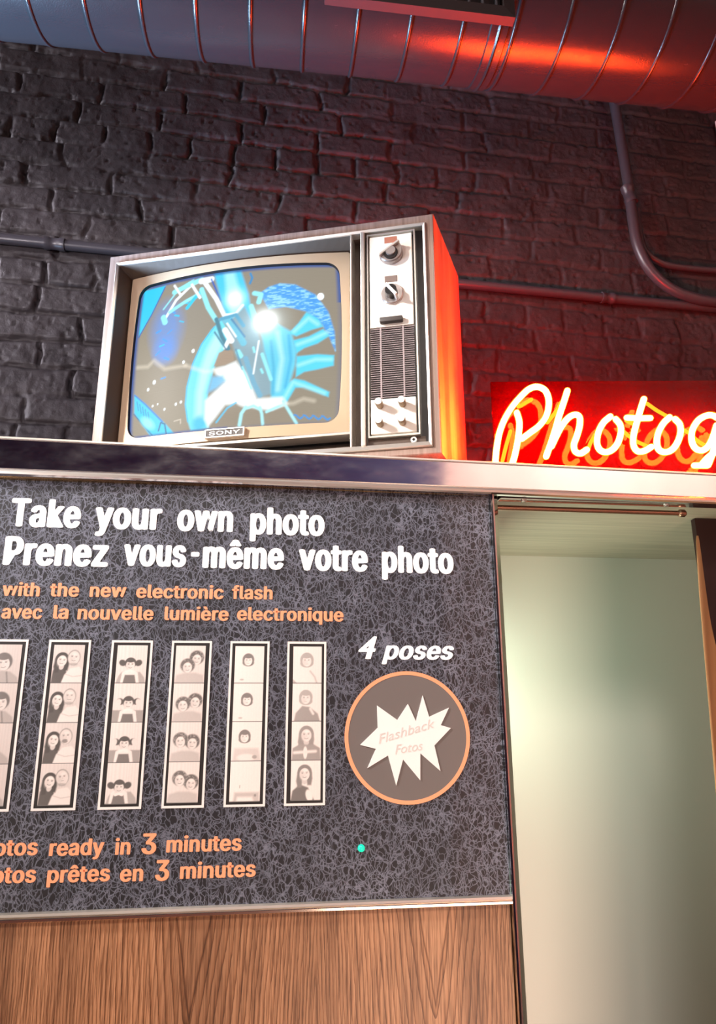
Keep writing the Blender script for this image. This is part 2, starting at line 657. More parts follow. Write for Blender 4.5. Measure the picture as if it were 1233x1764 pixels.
def text_bm(bm, s, x0, x1, z0, cap, y, bold=0.0, shear=0.0, thick=0.0006, y_dir=-1, place=None, mi=0, cap_ref='H', plain=False):
    """one word: left x0, right x1, baseline z0, capital height cap, standing on the plane y (or placed by a function)"""
    def mesh_of(txt):
        c = bpy.data.curves.new('word', 'FONT')
        c.body = txt
        if FONT and not plain:
            c.font = FONT
        c.size = 1.0
        c.shear = shear
        c.resolution_u = 4
        c.space_character = 1.0 + bold * 1.4
        o = bpy.data.objects.new('word', c)
        COL.objects.link(o)
        dg = bpy.context.evaluated_depsgraph_get()
        me = bpy.data.meshes.new_from_object(o.evaluated_get(dg))
        bpy.data.objects.remove(o)
        bpy.data.curves.remove(c)
        return me
    ref = mesh_of(cap_ref)
    hz = [p.co.y for p in ref.vertices]
    ref_h = max(hz)
    bpy.data.meshes.remove(ref)
    me = mesh_of(s)
    xs = [p.co.x for p in me.vertices]
    a, b = min(xs), max(xs)
    place = place or (lambda u, w, d: (u, y + d, w))
    shifts = [(0.0, 0.0)]
    if bold:                                    # a heavier weight: the outline laid over itself, slightly shifted
        shifts = [(math.cos(i * math.pi / 4) * bold, math.sin(i * math.pi / 4) * bold * 0.35) for i in range(8)]
    a -= bold
    b += bold
    kx = (x1 - x0) / (b - a)
    kz = cap / (ref_h + bold * 0.7)
    z0 = z0 + bold * 0.35 * kz
    for si, (sx_, sz_) in enumerate(shifts):
        stamp(bm, me, lambda px_, py_, lay: place(x0 + (px_ + sx_ - a) * kx, z0 + (py_ + sz_) * kz, y_dir * thick * (1 - lay) * (1 + 0.02 * si)), mi)
    bpy.data.meshes.remove(me)
    return bm


def stamp(bm, me, put, mi):
    vs = {}
    for lay in (0, 1):
        for i, p in enumerate(me.vertices):
            vs[lay, i] = bm.verts.new(put(p.co.x, p.co.y, lay))
    ec = {}
    for f in me.polygons:
        ids = list(f.vertices)
        try:
            bm.faces.new([vs[0, i] for i in ids]).material_index = mi
        except ValueError:
            continue
        for i, j in zip(ids, ids[1:] + ids[:1]):
            key = (min(i, j), max(i, j))
            ec.setdefault(key, []).append((i, j))
    for kk, l in ec.items():
        if len(l) == 1:
            i, j = l[0]
            try:
                bm.faces.new([vs[0, j], vs[0, i], vs[1, i], vs[1, j]]).material_index = mi
            except ValueError:
                pass


# ================================================================== the room
WROT = R(2.5)
WD = np.array([math.cos(WROT), math.sin(WROT), 0])
WN = np.array([math.sin(WROT), -math.cos(WROT), 0])          # towards the viewer
W0 = np.array([0, 0.68, 0.0])


def on_wall(px, py, off=0.0):
    return on_plane(px, py, W0 + WN * off, WN)


# brick wall behind the booth: a modelled relief of courses
su = np.linspace(-1.35, 1.95, 740)
zu = np.linspace(1.62, 3.95, 530)
Sx, Zx = np.meshgrid(su, zu, indexing='ij')
course = 0.0738
zref = on_wall(7, 485.7)[2]
warp = (fbm(Sx, Zx, 3.0, 5, 3) - 0.5) * 0.022 + (fbm(Sx, Zx, 22.0, 8, 3) - 0.5) * 0.010
rowf = (Zx + warp - zref) / course
row = np.floor(rowf)
fz = rowf - row
jit = np.random.default_rng(3).random(200)
blen = np.where((row.astype(int) % 6) == 0, 0.118, 0.222)
off = (row % 2) * 0.5 + jit[row.astype(int) % 200] * 0.34
warp2 = (fbm(Sx, Zx, 16.0, 21, 3) - 0.5) * 0.03
colf = (Sx + warp2) / blen + off
ci = np.floor(colf)
fx = colf - ci
dz = np.minimum(fz, 1 - fz) * course
dx = np.minimum(fx, 1 - fx) * blen
de = np.minimum(dz, dx)
hh = np.random.default_rng(9).random((401, 401))
bh = hh[(row.astype(int) * 7) % 401, (ci.astype(int) * 13 + row.astype(int) * 5) % 401]
fill = np.clip((fbm(Sx, Zx, 7.0, 31, 4) - 0.50) * 6.0, 0, 1)                  # thick paint filling the joints in places
fill = np.maximum(fill, np.clip((Sx + 0.05) * 1.1, 0, 0.86))
joint = np.clip(1 - de / (0.0045 + 0.004 * fbm(Sx, Zx, 30, 41, 2)), 0, 1) ** 0.8
crack = np.clip(1 - np.abs(de - 0.006) / 0.0024, 0, 1) * np.clip((fbm(Sx, Zx, 18, 51, 3) - 0.52) * 8, 0, 1)
height = (bh - 0.5) * 0.006 - joint * 0.017 * (1 - 0.85 * fill) - crack * 0.010 * (1 - 0.7 * fill)
height += (fbm(Sx, Zx, 40, 61, 4) - 0.5) * 0.0055 + (fbm(Sx, Zx, 130, 71, 3) - 0.5) * 0.0022
pit = np.clip((fbm(Sx, Zx, 85, 81, 2) - 0.72) * 9, 0, 1)
height -= pit * 0.004
PW = W0[None, None] + Sx[..., None] * WD + height[..., None] * WN
PW[..., 2] = Zx
wb = grid_object('wall_back', PW, M_brick)
structure(wb)
bm = BM()
for s0, s1, z0, z1 in ((-3.2, -1.35, 0, 4.0), (1.95, 3.6, 0, 4.0), (-1.35, 1.95, 0, 1.62), (-1.35, 1.95, 3.95, 4.0)):
    vs = [bm.verts.new(tuple(W0 + WD * s + np.array([0, 0, z]))) for s, z in ((s0, z0), (s1, z0), (s1, z1), (s0, z1))]
    bm.faces.new(vs)
o = obj('wall_back_surround', bm, M_brick)
o.parent = wb
structure(o)

bm = BM(); box(bm, -3.2, 3.6, -3.6, 1.0, -0.1, 0.0); structure(obj('floor', bm, M_floor))
bm = BM(); box(bm, -3.2, 3.6, -3.6, 1.0, 4.0, 4.1); structure(obj('ceiling', bm, M_ceiling))
bm = BM(); box(bm, -3.3, -3.2, -3.6, 1.0, 0, 4.0); structure(obj('wall_left', bm, M_paint_dark))
bm = BM(); box(bm, 3.6, 3.7, -3.6, 1.0, 0, 4.0); structure(obj('wall_right', bm, M_paint_pale))
bm = BM()
box(bm, -3.2, 1.16, -3.7, -3.6, 0, 4.0, mi=0)
box(bm, 1.16, 3.6, -3.7, -3.6, 0, 4.0, mi=1)
structure(obj('wall_front', bm, [M_paint_dark, M_paint_pale]))

# ================================================================== the photo booth
booth = empty('photo_booth', (0.3, 0.25, 0.0))
tag(booth, 'walnut laminate photo booth with chrome trim and lit cabin opening', 'photo booth')
BX0, BX1 = -0.50, 1.12
inv = Matrix.Translation((-0.3, -0.25, 0.0))


def bpart(name, bm, m, smooth=False, parent=None):
    o = obj(name, bm, m, parent or booth, smooth)
    if parent is None:
        o.matrix_parent_inverse = inv
    else:
        o.matrix_parent_inverse = Matrix.Identity(4)
    return o


# lower walnut panel and the carcass behind the sign
bm = BM(); box(bm, BX0, 0.3325, 0.003, 0.02, 0.0, 1.302, 0.0012)
bpart('wood_panel', bm, M_wood)
bm = BM(); box(bm, BX0, BX0 + 0.018, 0.022, 0.56, 0.0, 1.915)
bpart('side_panel', bm, M_wood)
bm = BM(); box(bm, 0.333, 0.348, 0.03, 0.47, 0.0, 1.866)
bpart('cabin_partition', bm, M_black_inside)
bm = BM(); box(bm, 0.3485, BX1 - 0.02, 0.46, 0.475, 0.0, 1.872)
bpart('cabin_back_wall', bm, M_white_wall_inside)
bm = BM(); box(bm, 0.3485, BX1 - 0.02, 0.034, 0.46, 1.872, 1.884)
bpart('cabin_ceiling', bm, M_inside_ceiling)
bm = BM(); box(bm, 0.742, BX1 - 0.021, 0.11, 0.122, 0.0, 1.8705)
bpart('cabin_shade_board', bm, M_black_inside)  # added dark board standing in for the shaded cabin behind the curtain
bm = BM(); box(bm, BX1 - 0.02, BX1, 0.022, 0.56, 0.0, 1.915)
bpart('side_panel', bm, M_wood)
bm = BM(); box(bm, BX0, BX1, 0.005, 0.565, 1.9, 1.918)
bpart('roof_panel', bm, M_black_inside)
bm = BM(); box(bm, BX0 + 0.018, 0.333, 0.535, 0.55, 0.0, 1.9)
bpart('back_board', bm, M_black_inside)

# chrome cap along the top: flat face between a thin top lip and a rounded lower bead
def cap_profile(zt, zb):
    y = -0.010
    return [(0.03, zt - 0.002), (0.0, zt), (y + 0.001, zt), (y - 0.0025, zt - 0.0015), (y - 0.0025, zt - 0.004), (y, zt - 0.0052),
            (y + 0.0008, zb + 0.012), (y - 0.0008, zb + 0.0098), (y - 0.0042, zb + 0.0085), (y - 0.0055, zb + 0.0055), (y - 0.0045, zb + 0.0022),
            (y - 0.0015, zb + 0.0002), (y + 0.006, zb), (y + 0.006, zb + 0.02), (0.03, zb + 0.02)]


bm = BM()
stations = []
for px, pt, pb in ((3, 751, 819), (420, 772.5, 834), (842, 794.5, 851), (1233, 815, 868.5)):
    x, zt = on_front(px, pt, -0.010)
    _, zb = on_front(px, pb, -0.012)
    stations.append((x, zt, zb))
x0, a0, b0 = stations[0]
x1, a1, b1 = stations[1]
stations.insert(0, (BX0 - 0.005, a0 + (a0 - a1) * (BX0 - x0) / (x0 - x1) * 1.0, b0 + (b0 - b1) * (BX0 - x0) / (x0 - x1)))
x0, a0, b0 = stations[-1]
x1, a1, b1 = stations[-2]
kx = (BX1 + 0.005 - x0) / (x0 - x1)
stations.append((BX1 + 0.005, a0 + (a0 - a1) * kx, b0 + (b0 - b1) * kx))
loft(bm, [[(x, y, z) for y, z in cap_profile(zt, zb)] for x, zt, zb in stations], True, True)
finish(bm)
for f in bm.faces:
    c = f.calc_center_median()
    k_ = (c.x - stations[0][0]) / (stations[-1][0] - stations[0][0])
    zt_ = stations[0][1] * (1 - k_) + stations[-1][1] * k_
    zb_ = stations[0][2] * (1 - k_) + stations[-1][2] * k_
    if c.z > zt_ - 0.0075 or (zb_ + 0.0035 < c.z < zb_ + 0.0105):
        f.material_index = 1
bpart('cap_trim', bm, [M_cap, M_goldchrome])

# underside of the lintel over the opening, with its screws
bm = BM(); box(bm, 0.352, BX1 - 0.02, 0.0, 0.018, 1.8625, 1.870, 0.001)
lint = bpart('lintel_trim', bm, M_chrome)
for px, py in ((902, 857), (1148, 868.5)):
    x, z = on_front(px, py, 0.006)
    bm = BM(); cyl(bm, (x, 0.007, 1.8624), (0, 0, -1), 0.0045, 0.0045, 0.003, 14, rings=[(0, 0.0045), (0.0015, 0.0042), (0.0026, 0.0025)])
    bpart('screw', bm, M_silver, True, lint)

# thin trims round the sign panel
def bead_prof(z0, z1, y):
    h = z1 - z0
    return [(0.004, z0), (0.004, z1), (y + 0.002, z1), (y, z1 - h * 0.18), (y - 0.001, z0 + h * 0.5), (y, z0 + h * 0.42), (y - 0.002, z0 + h * 0.3), (y - 0.002, z0 + h * 0.1), (y + 0.001, z0)]


bm = BM()
profile_x(bm, [(0.004, 1.3035), (0.004, 1.3085), (-0.002, 1.3085), (-0.006, 1.3072), (-0.0066, 1.3045), (-0.0055, 1.3035)], BX0, 0.337, 0)
profile_x(bm, [(0.004, 1.2970), (0.004, 1.3035), (-0.0045, 1.3035), (-0.0065, 1.3015), (-0.0060, 1.2985), (-0.0035, 1.2970)], BX0, 0.337, 1)
bpart('lower_trim', bm, [M_goldchrome, M_trim])
bm = BM(); profile_x(bm, bead_prof(1.8655, 1.8745, -0.003), BX0, 0.333)
bpart('upper_trim', bm, M_brass, True)
# the chrome corner post beside the opening
bm = BM()
prof = [(0.3335, 0.004), (0.3335, -0.007), (0.3355, -0.0095), (0.338, -0.0085), (0.347, 0.003), (0.3485, 0.008), (0.3485, 0.03), (0.3345, 0.03)]
loft(bm, [[(x, y, 0.0) for x, y in prof], [(x, y, 1.8665 + max(0.0, (0.3485 - x) * 0.75)) for x, y in prof]], True, True)
bpart('corner_post', finish(bm), M_chrome, False)

# ---------------------------------------------------------------- curtain rod and curtain
rod = empty('curtain_rod', (0.68, 0.035, 1.8575))
tag(rod, 'bronze curtain rod across the top of the booth opening', 'curtain rod')
bm = BM(); cyl(bm, (-0.325, 0, 0), (1, 0, 0), 0.0042, 0.0042, 0.318, 16)
obj('rod_bar', bm, M_rod, rod, True)
bm = BM(); cyl(bm, (-0.016, 0, 0), (1, 0, 0), 0.006, 0.006, 0.014, 16, rings=[(0, 0.0035), (0.003, 0.0065), (0.011, 0.0065), (0.014, 0.004)])
obj('rod_end', bm, M_rod, rod, True)

nu, nv = 190, 110
uu = np.linspace(0, 0.36, nu)
vv = np.linspace(0, 1, nv) ** 1.3
U, V = np.meshgrid(uu, vv, indexing='ij')
ph = 2 * math.pi * (U - 0.004) / 0.062
ridge = 0.5 + 0.5 * np.cos(ph)
tri = np.arccos(np.clip(np.cos(ph), -1, 1)) / math.pi
ztop = 1.823 - 0.20 * np.clip(tri - 0.08, 0, 1)
zc = ztop - V * (ztop - 0.32)
grow = np.clip((1.84 - zc) * 2.2, 0.25, 1)
xcur = 0.698 + U - 0.062 * np.clip(1.84 - zc, 0, 1.5) - 0.010 * np.sin(ph) * grow
ycur = 0.062 - 0.022 * ridge * (0.6 + 0.4 * grow) + 0.004 * np.sin(7 * V + U * 40)
PC = np.stack([xcur, ycur, zc], -1)
cur = grid_object('curtain', PC, M_curtain)
so = cur.modifiers.new('thickness', 'SOLIDIFY')
so.thickness = 0.0015
tag(cur, 'tan brown pleated curtain hanging at the side of the booth opening', 'curtain')

# ================================================================== the sign panel
sign = empty('sign_panel', (-0.083, 0.0, 1.308))
tag(sign, 'black crackle-pattern sign panel with white and orange lettering on the booth', 'sign')
sinv = Matrix.Translation((0.083, 0.0, -1.308))


def spart(name, bm, m, smooth=False):
    o = obj(name, bm, m, sign, smooth)
    o.matrix_parent_inverse = sinv
    return o


bm = BM(); box(bm, BX0 + 0.003, 0.333, 0.0, 0.004, 1.3075, 1.8665)
spart('panel_face', bm, M_vinyl)


def line(words, cap_px, m, name, bold, shear=0.0, label=None):
    """words = (text, left px, right px, baseline px) read off the photo and laid on the panel"""
    bm = BM()
    (cx, ct, cb) = cap_px
    cap = on_front(cx, ct)[1] - on_front(cx, cb)[1]
    for s, xa, xb, yb in words:
        a = on_front(xa, yb)
        b = on_front(xb, yb)
        cc = cap
        ref = 'H'
        if s == '3':
            cc = cap * 1.27
        if s == '4':
            cc = cap
        text_bm(bm, s, a[0], b[0], a[1], cc, -0.0002, bold, shear, plain=(s == '4'))
    o = spart(name, bm, m)
    if label:
        o['label'] = label
    return o


line([('Take', 15.3, 138, 906.8), ('your', 161.8, 277.6, 910.5), ('own', 304, 401, 914.6), ('photo', 430, 558.8, 920.3)],
     (40, 857.7, 906.6), M_white_print, 'lettering', 0.052, label='large white line of lettering, topmost of the sign')
line([('Prenez', 4, 185.6, 973.3), ('vous', 211, 320, 974.8), ('-', 327.7, 342.3, 975.8), ('même', 348, 488.7, 978.6), ('votre', 514, 633.6, 982.6), ('photo', 657.7, 781.5, 986.3)],
     (20, 923.4, 973.3), M_white_print, 'lettering', 0.052, label='large white line of lettering, second of the sign')
line([('with', 3, 68, 1026.6), ('the', 85, 135.6, 1027.4), ('new', 154, 217, 1028.3), ('electronic', 234, 385, 1029.9), ('flash', 399, 469.3, 1031.8)],
     (60, 1003.2, 1026.8), M_orange_print, 'lettering', 0.036, label='orange lettering about the electronic flash')
line([('avec', 2, 72, 1065.5), ('la', 91, 117.5, 1066), ('nouvelle', 133, 264, 1067), ('lumière', 282.7, 393.4, 1068.2), ('electronique', 407.8, 591.5, 1068.6)],
     (100, 1042.2, 1066), M_orange_print, 'lettering', 0.036, label='orange French lettering under the flash line')
line([('4', 616.9, 649.6, 1135.3)], (630, 1096.5, 1135.3), M_white_print, 'lettering', 0.04, 0.3, label='slanted white numeral 4')
line([('poses', 657, 782.4, 1136)], (720, 1104.5, 1136), M_white_print, 'lettering', 0.04, 0.3, label='slanted white word poses')
line([('Photos', -57, 64, 1476), ('ready', 84, 178.4, 1474.6), ('in', 197.5, 224, 1472.5), ('3', 243, 268.5, 1471.5), ('minutes', 286, 415.7, 1468.5)],
     (140, 1446.6, 1475), M_orange_print, 'lettering', 0.036, label='orange lettering near the foot of the sign')
line([('Photos', -61, 60.8, 1523.7), ('prêtes', 80.3, 188.6, 1521), ('en', 206, 246, 1518.8), ('3', 266.4, 290.8, 1517.4), ('minutes', 309.4, 440, 1514)],
     (140, 1493.5, 1522), M_orange_print, 'lettering', 0.036, label='orange French lettering, lowest on the sign')

# round badge with starburst
bc = (0.1975, 1.5115)
br = 0.0885
badge = spart('badge', cyl(BM(), (bc[0], -0.0002, bc[1]), (0, -1, 0), br - 0.003, br - 0.003, 0.0008, 72), M_badge_dark)
badge['label'] = 'round charcoal badge with orange rim'
bm = BM()
N = 96
loops = []
for r_, y_ in ((br, -0.0002), (br, -0.0014), (br - 0.0052, -0.0014), (br - 0.0052, -0.0006)):
    loops.append([(bc[0] + r_ * math.cos(2 * math.pi * i / N), y_, bc[1] + r_ * math.sin(2 * math.pi * i / N)) for i in range(N)])
loft(bm, loops)
ring = obj('badge_ring', finish(bm), M_orange_print, badge)
star_px = [(145, 195), (415, 387), (555, 175), (660, 405), (750, 62), (835, 345), (1098, 225), (990, 455), (1122, 495), (905, 725), (985, 1063),
           (718, 828), (718, 1187), (490, 910), (400, 1255), (290, 858), (18, 1025), (130, 770), (-78, 717), (155, 490)]
pts = [on_front(630 + x / 7.706, 1190 + y / 7.706) for x, y in star_px]
bm = BM()
from mathutils.geometry import tessellate_polygon
rows_ = loft(bm, [[(x, -0.0008, z) for x, z in pts], [(x, -0.0024, z) for x, z in pts]])
for tri_ in tessellate_polygon([[Vector((x, z, 0)) for x, z in pts]]):
    bm.faces.new([rows_[1][i] for i in tri_])
star = obj('starburst', finish(bm), M_paper, badge)
star['label'] = 'white paper starburst sticker with faint slanted script'


def tilt_place(cx, cz, ang, y):
    ca, sa = math.cos(ang), math.sin(ang)
    return lambda u, w, d: (cx + u * ca - w * sa, y + d, cz + u * sa + w * ca)


bm = BM()
x_, z_ = on_front(652, 1281)
text_bm(bm, 'Flashback', 0.0, 0.083, 0.0, 0.012, 0, 0.0, 0.35, 0.0003, place=tilt_place(x_, z_, R(15), -0.0025), plain=True)
x_, z_ = on_front(680, 1299)
text_bm(bm, 'Fotos', 0.0, 0.040, 0.0, 0.012, 0, 0.0, 0.35, 0.0003, place=tilt_place(x_, z_, R(8), -0.0025), plain=True)
obj('script', bm, M_faint, badge)

gx, gz = on_front(622, 1461)
bm = BM(); cyl(bm, (gx, -0.0001, gz), (0, -1, 0), 0.0045, 0.0045, 0.004, 20, rings=[(0, 0.0048), (0.002, 0.0046), (0.0034, 0.0032), (0.004, 0.0012)])
spart('indicator_lamp', bm, M_green_led, True)


# ---------------------------------------------------------------- photo strips
PW_, PH_ = 0.0400, 0.0508
gnu, gnv = 58, 72
gx_ = np.linspace(0, 1, gnu)
gy_ = np.linspace(0, 1.27, gnv)
GX, GY = np.meshgrid(gx_, gy_, indexing='ij')          # y runs upward, 1.27 high


def tone(v):
    """a warm grey of a faded black-and-white print"""
    v = 0.035 + 0.96 * v ** 1.08
    return (v * 1.0, v * 0.93, v * 0.9)


def head(c, x, y, r, skin, hair, style='short', ang=0.0, smile=True):
    h = tone(hair)
    s = tone(skin)
    if style == 'long':
        c.ell((x, y + r * 0.18), r * 1.25, r * 1.3, h, ang, 0.12)
        c.poly([(x - r * 1.25, y + r * 0.2), (x - r * 1.45, y - r * 1.2), (x - r * 1.2, y - r * 2.3), (x - r * 0.5, y - r * 2.2), (x - r * 0.35, y - r * 1.0), (x + r * 0.35, y - r * 1.0), (x + r * 0.5, y - r * 1.9), (x + r * 1.15, y - r * 1.9), (x + r * 1.35, y - r * 0.8), (x + r * 1.25, y + r * 0.2)], h, 0.05)
        c.ell((x, y - r * 1.15), r * 0.45, r * 0.6, tone(skin * 0.82), ang, 0.25)
    elif style == 'short':
        c.ell((x, y + r * 0.22), r * 1.22, r * 1.28, h, ang, 0.15)
    elif style == 'bob':
        c.ell((x, y + r * 0.15), r * 1.3, r * 1.4, h, ang, 0.12)
        c.ell((x, y - r * 0.5), r * 1.28, r * 0.8, h, ang, 0.15)
    elif style == 'bunches':
        c.ell((x, y + r * 0.3), r * 1.12, r * 1.12, h, ang, 0.12)
        for sgn in (-1, 1):
            c.ell((x + sgn * r * 1.55, y + r * 0.35), r * 0.72, r * 0.6, h, sgn * 0.5, 0.3)
    elif style == 'curly':
        c.ell((x, y + r * 0.3), r * 1.4, r * 1.35, h, ang, 0.2)
        n = fbm(GX + x * 3, GY + y * 5, 22, 7, 2)
        q = np.hypot((GX - x) / (r * 1.45), (GY - y - r * 0.3) / (r * 1.4))
        c.put(np.where(q < 1, np.clip((n - 0.55) * 3, 0, 0.45), 0), tone(skin * 0.75))
    elif style == 'bald':
        c.ell((x, y + r * 0.08), r * 1.12, r * 1.36, tone(skin * 0.5), ang, 0.12)
    fy = y - r * 0.12 if style != 'bald' else y
    c.ell((x, fy), r * 0.86 if style != 'bald' else r * 0.98, r * (1.0 if style != 'bald' else 1.24), s, ang, 0.14)
    c.ell((x - r * 0.5, fy - r * 0.2), r * 0.35, r * 0.7, tone(skin * 0.78), ang, 0.9, 0.5)
    c.ell((x + r * 0.12, fy + r * 0.62), r * 0.4, r * 0.25, tone(min(1.0, skin * 1.15)), ang, 0.9, 0.6)
    if style in ('short', 'bob', 'bunches'):
        c.ell((x, fy + r * 0.95), r * 0.85, r * 0.42, h, ang, 0.25)
    ca, sa = math.cos(ang), math.sin(ang)

    def at(dx, dy):
        return (x + dx * ca - dy * sa, fy + dx * sa + dy * ca)
    dk = tone(hair * 0.55 + skin * 0.12)
    for sgn in (-1, 1):
        c.ell(at(sgn * r * 0.36, r * 0.2), r * 0.16, r * 0.085, dk, ang, 0.7, 0.8)
        c.stroke([at(sgn * r * 0.2, r * 0.37), at(sgn * r * 0.54, r * 0.36)], r * 0.08, dk, r * 0.08, 0.6)
    c.stroke([at(r * 0.04, r * 0.15), at(r * 0.1, -r * 0.2), at(-r * 0.05, -r * 0.22)], r * 0.06, tone(skin * 0.72), r * 0.1, 0.7)
    if smile:
        c.stroke([at(-r * 0.3, -r * 0.45), at(0, -r * 0.55), at(r * 0.3, -r * 0.44)], r * 0.1, dk, r * 0.08, 0.8)
    else:
        c.stroke([at(-r * 0.2, -r * 0.5), at(r * 0.2, -r * 0.5)], r * 0.09, dk, r * 0.08, 0.7)


def bg(v0, v1, curtain=0.03):
    c = Canvas(GX, GY, tone(v0))
    c.c = c.c * (1 + curtain * np.sin(GX * 60 + 2 * np.sin(GX * 9)))[..., None]
    c.put(np.clip((1.27 - GY) / 1.27, 0, 1) * 0.35, tone(v1))
    return c


def paint_fringe(f):
    c = bg(0.72, 0.6)
    x = (0.47, 0.53, 0.2, 0.3)[f]
    head(c, x, 0.66 if f < 2 else 0.6, 0.23, 0.78, 0.2, 'short', 0.1 - 0.1 * f)
    c.poly([(0.1, 0), (0.2, 0.3), (0.45, 0.42), (0.72, 0.38), (0.95, 0.2), (1.0, 0)], tone(0.5), 0.06)
    c.stroke([(0.6, 0.36), (0.66, 0.0)], 0.05, tone(0.3), 0.03)
    return c


def paint_couple(f):
    c = bg(0.76, 0.6)
    d = (0.0, -0.02, -0.01, 0.01)[f]
    c.poly([(0.0, 0), (0.04, 0.42), (0.2, 0.62), (0.42, 0.55), (0.5, 0.3), (0.42, 0)], tone(0.12), 0.04)
    c.poly([(0.33, 0), (0.42, 0.28), (0.6, 0.5), (0.88, 0.55), (1.0, 0.42), (1.0, 0)], tone(0.88), 0.04)
    c.stroke([(0.45, 0.3), (0.7, 0.22), (0.98, 0.26)], 0.02, tone(0.6), 0.03)
    head(c, 0.3 + d, 0.76 - 0.02 * (f > 0), 0.18, 0.84, 0.08, 'long', -0.15)
    head(c, 0.68 + d, 0.84, 0.185, 0.8, 0.25, 'bald', 0.08 * (f - 1), f < 2)
    if f == 2:
        c.ell((0.66 + d, 0.70), 0.09, 0.06, tone(0.2), 0, 0.5, 0.8)
    else:
        c.ell((0.68 + d, 0.63), 0.13, 0.05, tone(0.3), 0, 0.7, 0.5)
    return c


def paint_girl(f):
    c = bg(0.86, 0.72, 0.04)
    x = (0.47, 0.5, 0.47, 0.42)[f]
    y = (0.62, 0.62, 0.6, 0.52)[f]
    c.poly([(0.02, 0), (0.1, 0.25), (0.2, 0.38), (0.8, 0.38), (0.95, 0.2), (1.0, 0)] if f in (0, 3) else [(0.0, 0), (0.0, 0.4), (1.0, 0.4), (1.0, 0)], tone(0.42 if f in (1, 2) else 0.5), 0.04)
    c.poly([(x - 0.3, 0), (x - 0.26, 0.36), (x - 0.12, 0.44), (x + 0.12, 0.44), (x + 0.26, 0.36), (x + 0.32, 0)], tone(0.9), 0.03)
    c.poly([(x - 0.22, 0), (x - 0.16, 0.28), (x + 0.16, 0.28), (x + 0.22, 0)], tone(0.22), 0.03)
    head(c, x, y, 0.17, 0.86, 0.12, 'bunches')
    c.ell((x - 0.07, y - 0.22), 0.08, 0.04, tone(0.95), 0.4, 0.3)
    c.ell((x + 0.07, y - 0.22), 0.08, 0.04, tone(0.95), -0.4, 0.3)
    if f in (1, 2):
        for sgn in (-1, 1):
            c.ell((x + sgn * 0.33, y + 0.02 * f), 0.09, 0.13, tone(0.84), sgn * 0.3, 0.3)
    return c


def paint_pair(f):
    c = bg(0.86, 0.7)
    P = (((0.42, 0.55), (0.72, 0.82)), ((0.34, 0.55), (0.74, 0.66)), ((0.33, 0.66), (0.72, 0.6)), ((0.38, 0.72), (0.75, 0.6)))[f]
    c.poly([(0.0, 0), (0.06, 0.28), (0.35, 0.36), (0.7, 0.36), (0.96, 0.28), (1, 0)], tone(0.62), 0.08)
    head(c, P[1][0], P[1][1], 0.175, 0.84, 0.17, 'curly', -0.1)
    head(c, P[0][0], P[0][1], 0.175, 0.84, 0.19, 'curly', 0.1)
    return c


def paint_pale(f):
    c = bg(0.94, 0.9, 0.01)
    if f < 3:
        x = 0.46 - 0.03 * (f == 2)
        y = 0.78 - 0.06 * (f == 1)
        head(c, x, y, 0.155, 0.93, 0.26, 'bob', 0, False)
        if f == 2:
            c.poly([(0.05, 0), (0.1, 0.42), (0.9, 0.42), (1, 0)], tone(0.72), 0.08)
            c.ell((0.5, 0.12), 0.3, 0.12, tone(0.9), 0, 0.4)
            c.ell((0.78, 0.14), 0.08, 0.06, tone(0.45), 0, 0.5)
        else:
            c.ell((0.26, 0.13), 0.07, 0.03, tone(0.6), 0, 0.6)
    else:
        c.poly([(0.12, 0.0), (0.16, 0.3), (0.96, 0.3), (0.98, 0.0)], tone(0.62), 0.08)
        c.poly([(0.22, 0.0), (0.26, 0.16), (0.74, 0.16), (0.8, 0.0)], tone(0.92), 0.08)
        c.stroke([(0.33, 0.44), (0.33, 0.52)], 0.02, tone(0.35), 0.02)
        c.ell((0.84, 0.2), 0.04, 0.04, tone(0.35), 0, 0.5)
    return c


def paint_long_hair(f):
    c = bg(0.92, 0.82, 0.015)
    if f == 0:
        c.poly([(0.02, 0), (0.06, 0.16), (0.3, 0.42), (0.62, 0.42), (0.86, 0)], tone(0.9), 0.05)
        c.stroke([(0.6, 0.42), (0.76, 0.22), (0.84, 0.0)], 0.05, tone(0.6), 0.05)
        c.poly([(0.0, 0), (0.0, 0.15), (0.15, 0.0)], tone(0.5), 0.04)
        head(c, 0.48, 0.78, 0.18, 0.86, 0.5, 'bob', 0.05, False)
    elif f == 1:
        c.poly([(0.06, 0), (0.12, 0.28), (0.34, 0.52), (0.6, 0.48), (0.88, 0.26), (0.96, 0)], tone(0.4), 0.05)
        head(c, 0.46, 0.78, 0.18, 0.84, 0.5, 'bob', -0.05, False)
        c.stroke([(0.62, 0.42), (0.72, 0.26)], 0.08, tone(0.86), 0.05)
    elif f == 2:
        c.poly([(0.02, 0), (0.05, 0.4), (0.35, 0.58), (0.7, 0.56), (0.96, 0.4), (1, 0)], tone(0.42), 0.05)
        head(c, 0.5, 0.84, 0.2, 0.84, 0.36, 'long', 0.05)
        c.poly([(0.02, 0.0), (0.05, 0.4), (0.3, 0.52), (0.7, 0.52), (0.96, 0.4), (0.98, 0.0)], tone(0.4), 0.05, 0.8)
        c.ell((0.47, 0.26), 0.07, 0.2, tone(0.9), 0, 0.3)
        c.stroke([(0.1, 0.26), (0.82, 0.3)], 0.09, tone(0.85), 0.06)
    else:
        c.poly([(0.0, 0), (0.06, 0.32), (0.3, 0.52), (0.58, 0.42), (0.8, 0.0)], tone(0.2), 0.05)
        head(c, 0.46, 0.86, 0.195, 0.84, 0.28, 'long', 0.02)
        c.ell((0.62, 0.16), 0.11, 0.2, tone(0.92), 0.3, 0.3)
    return c


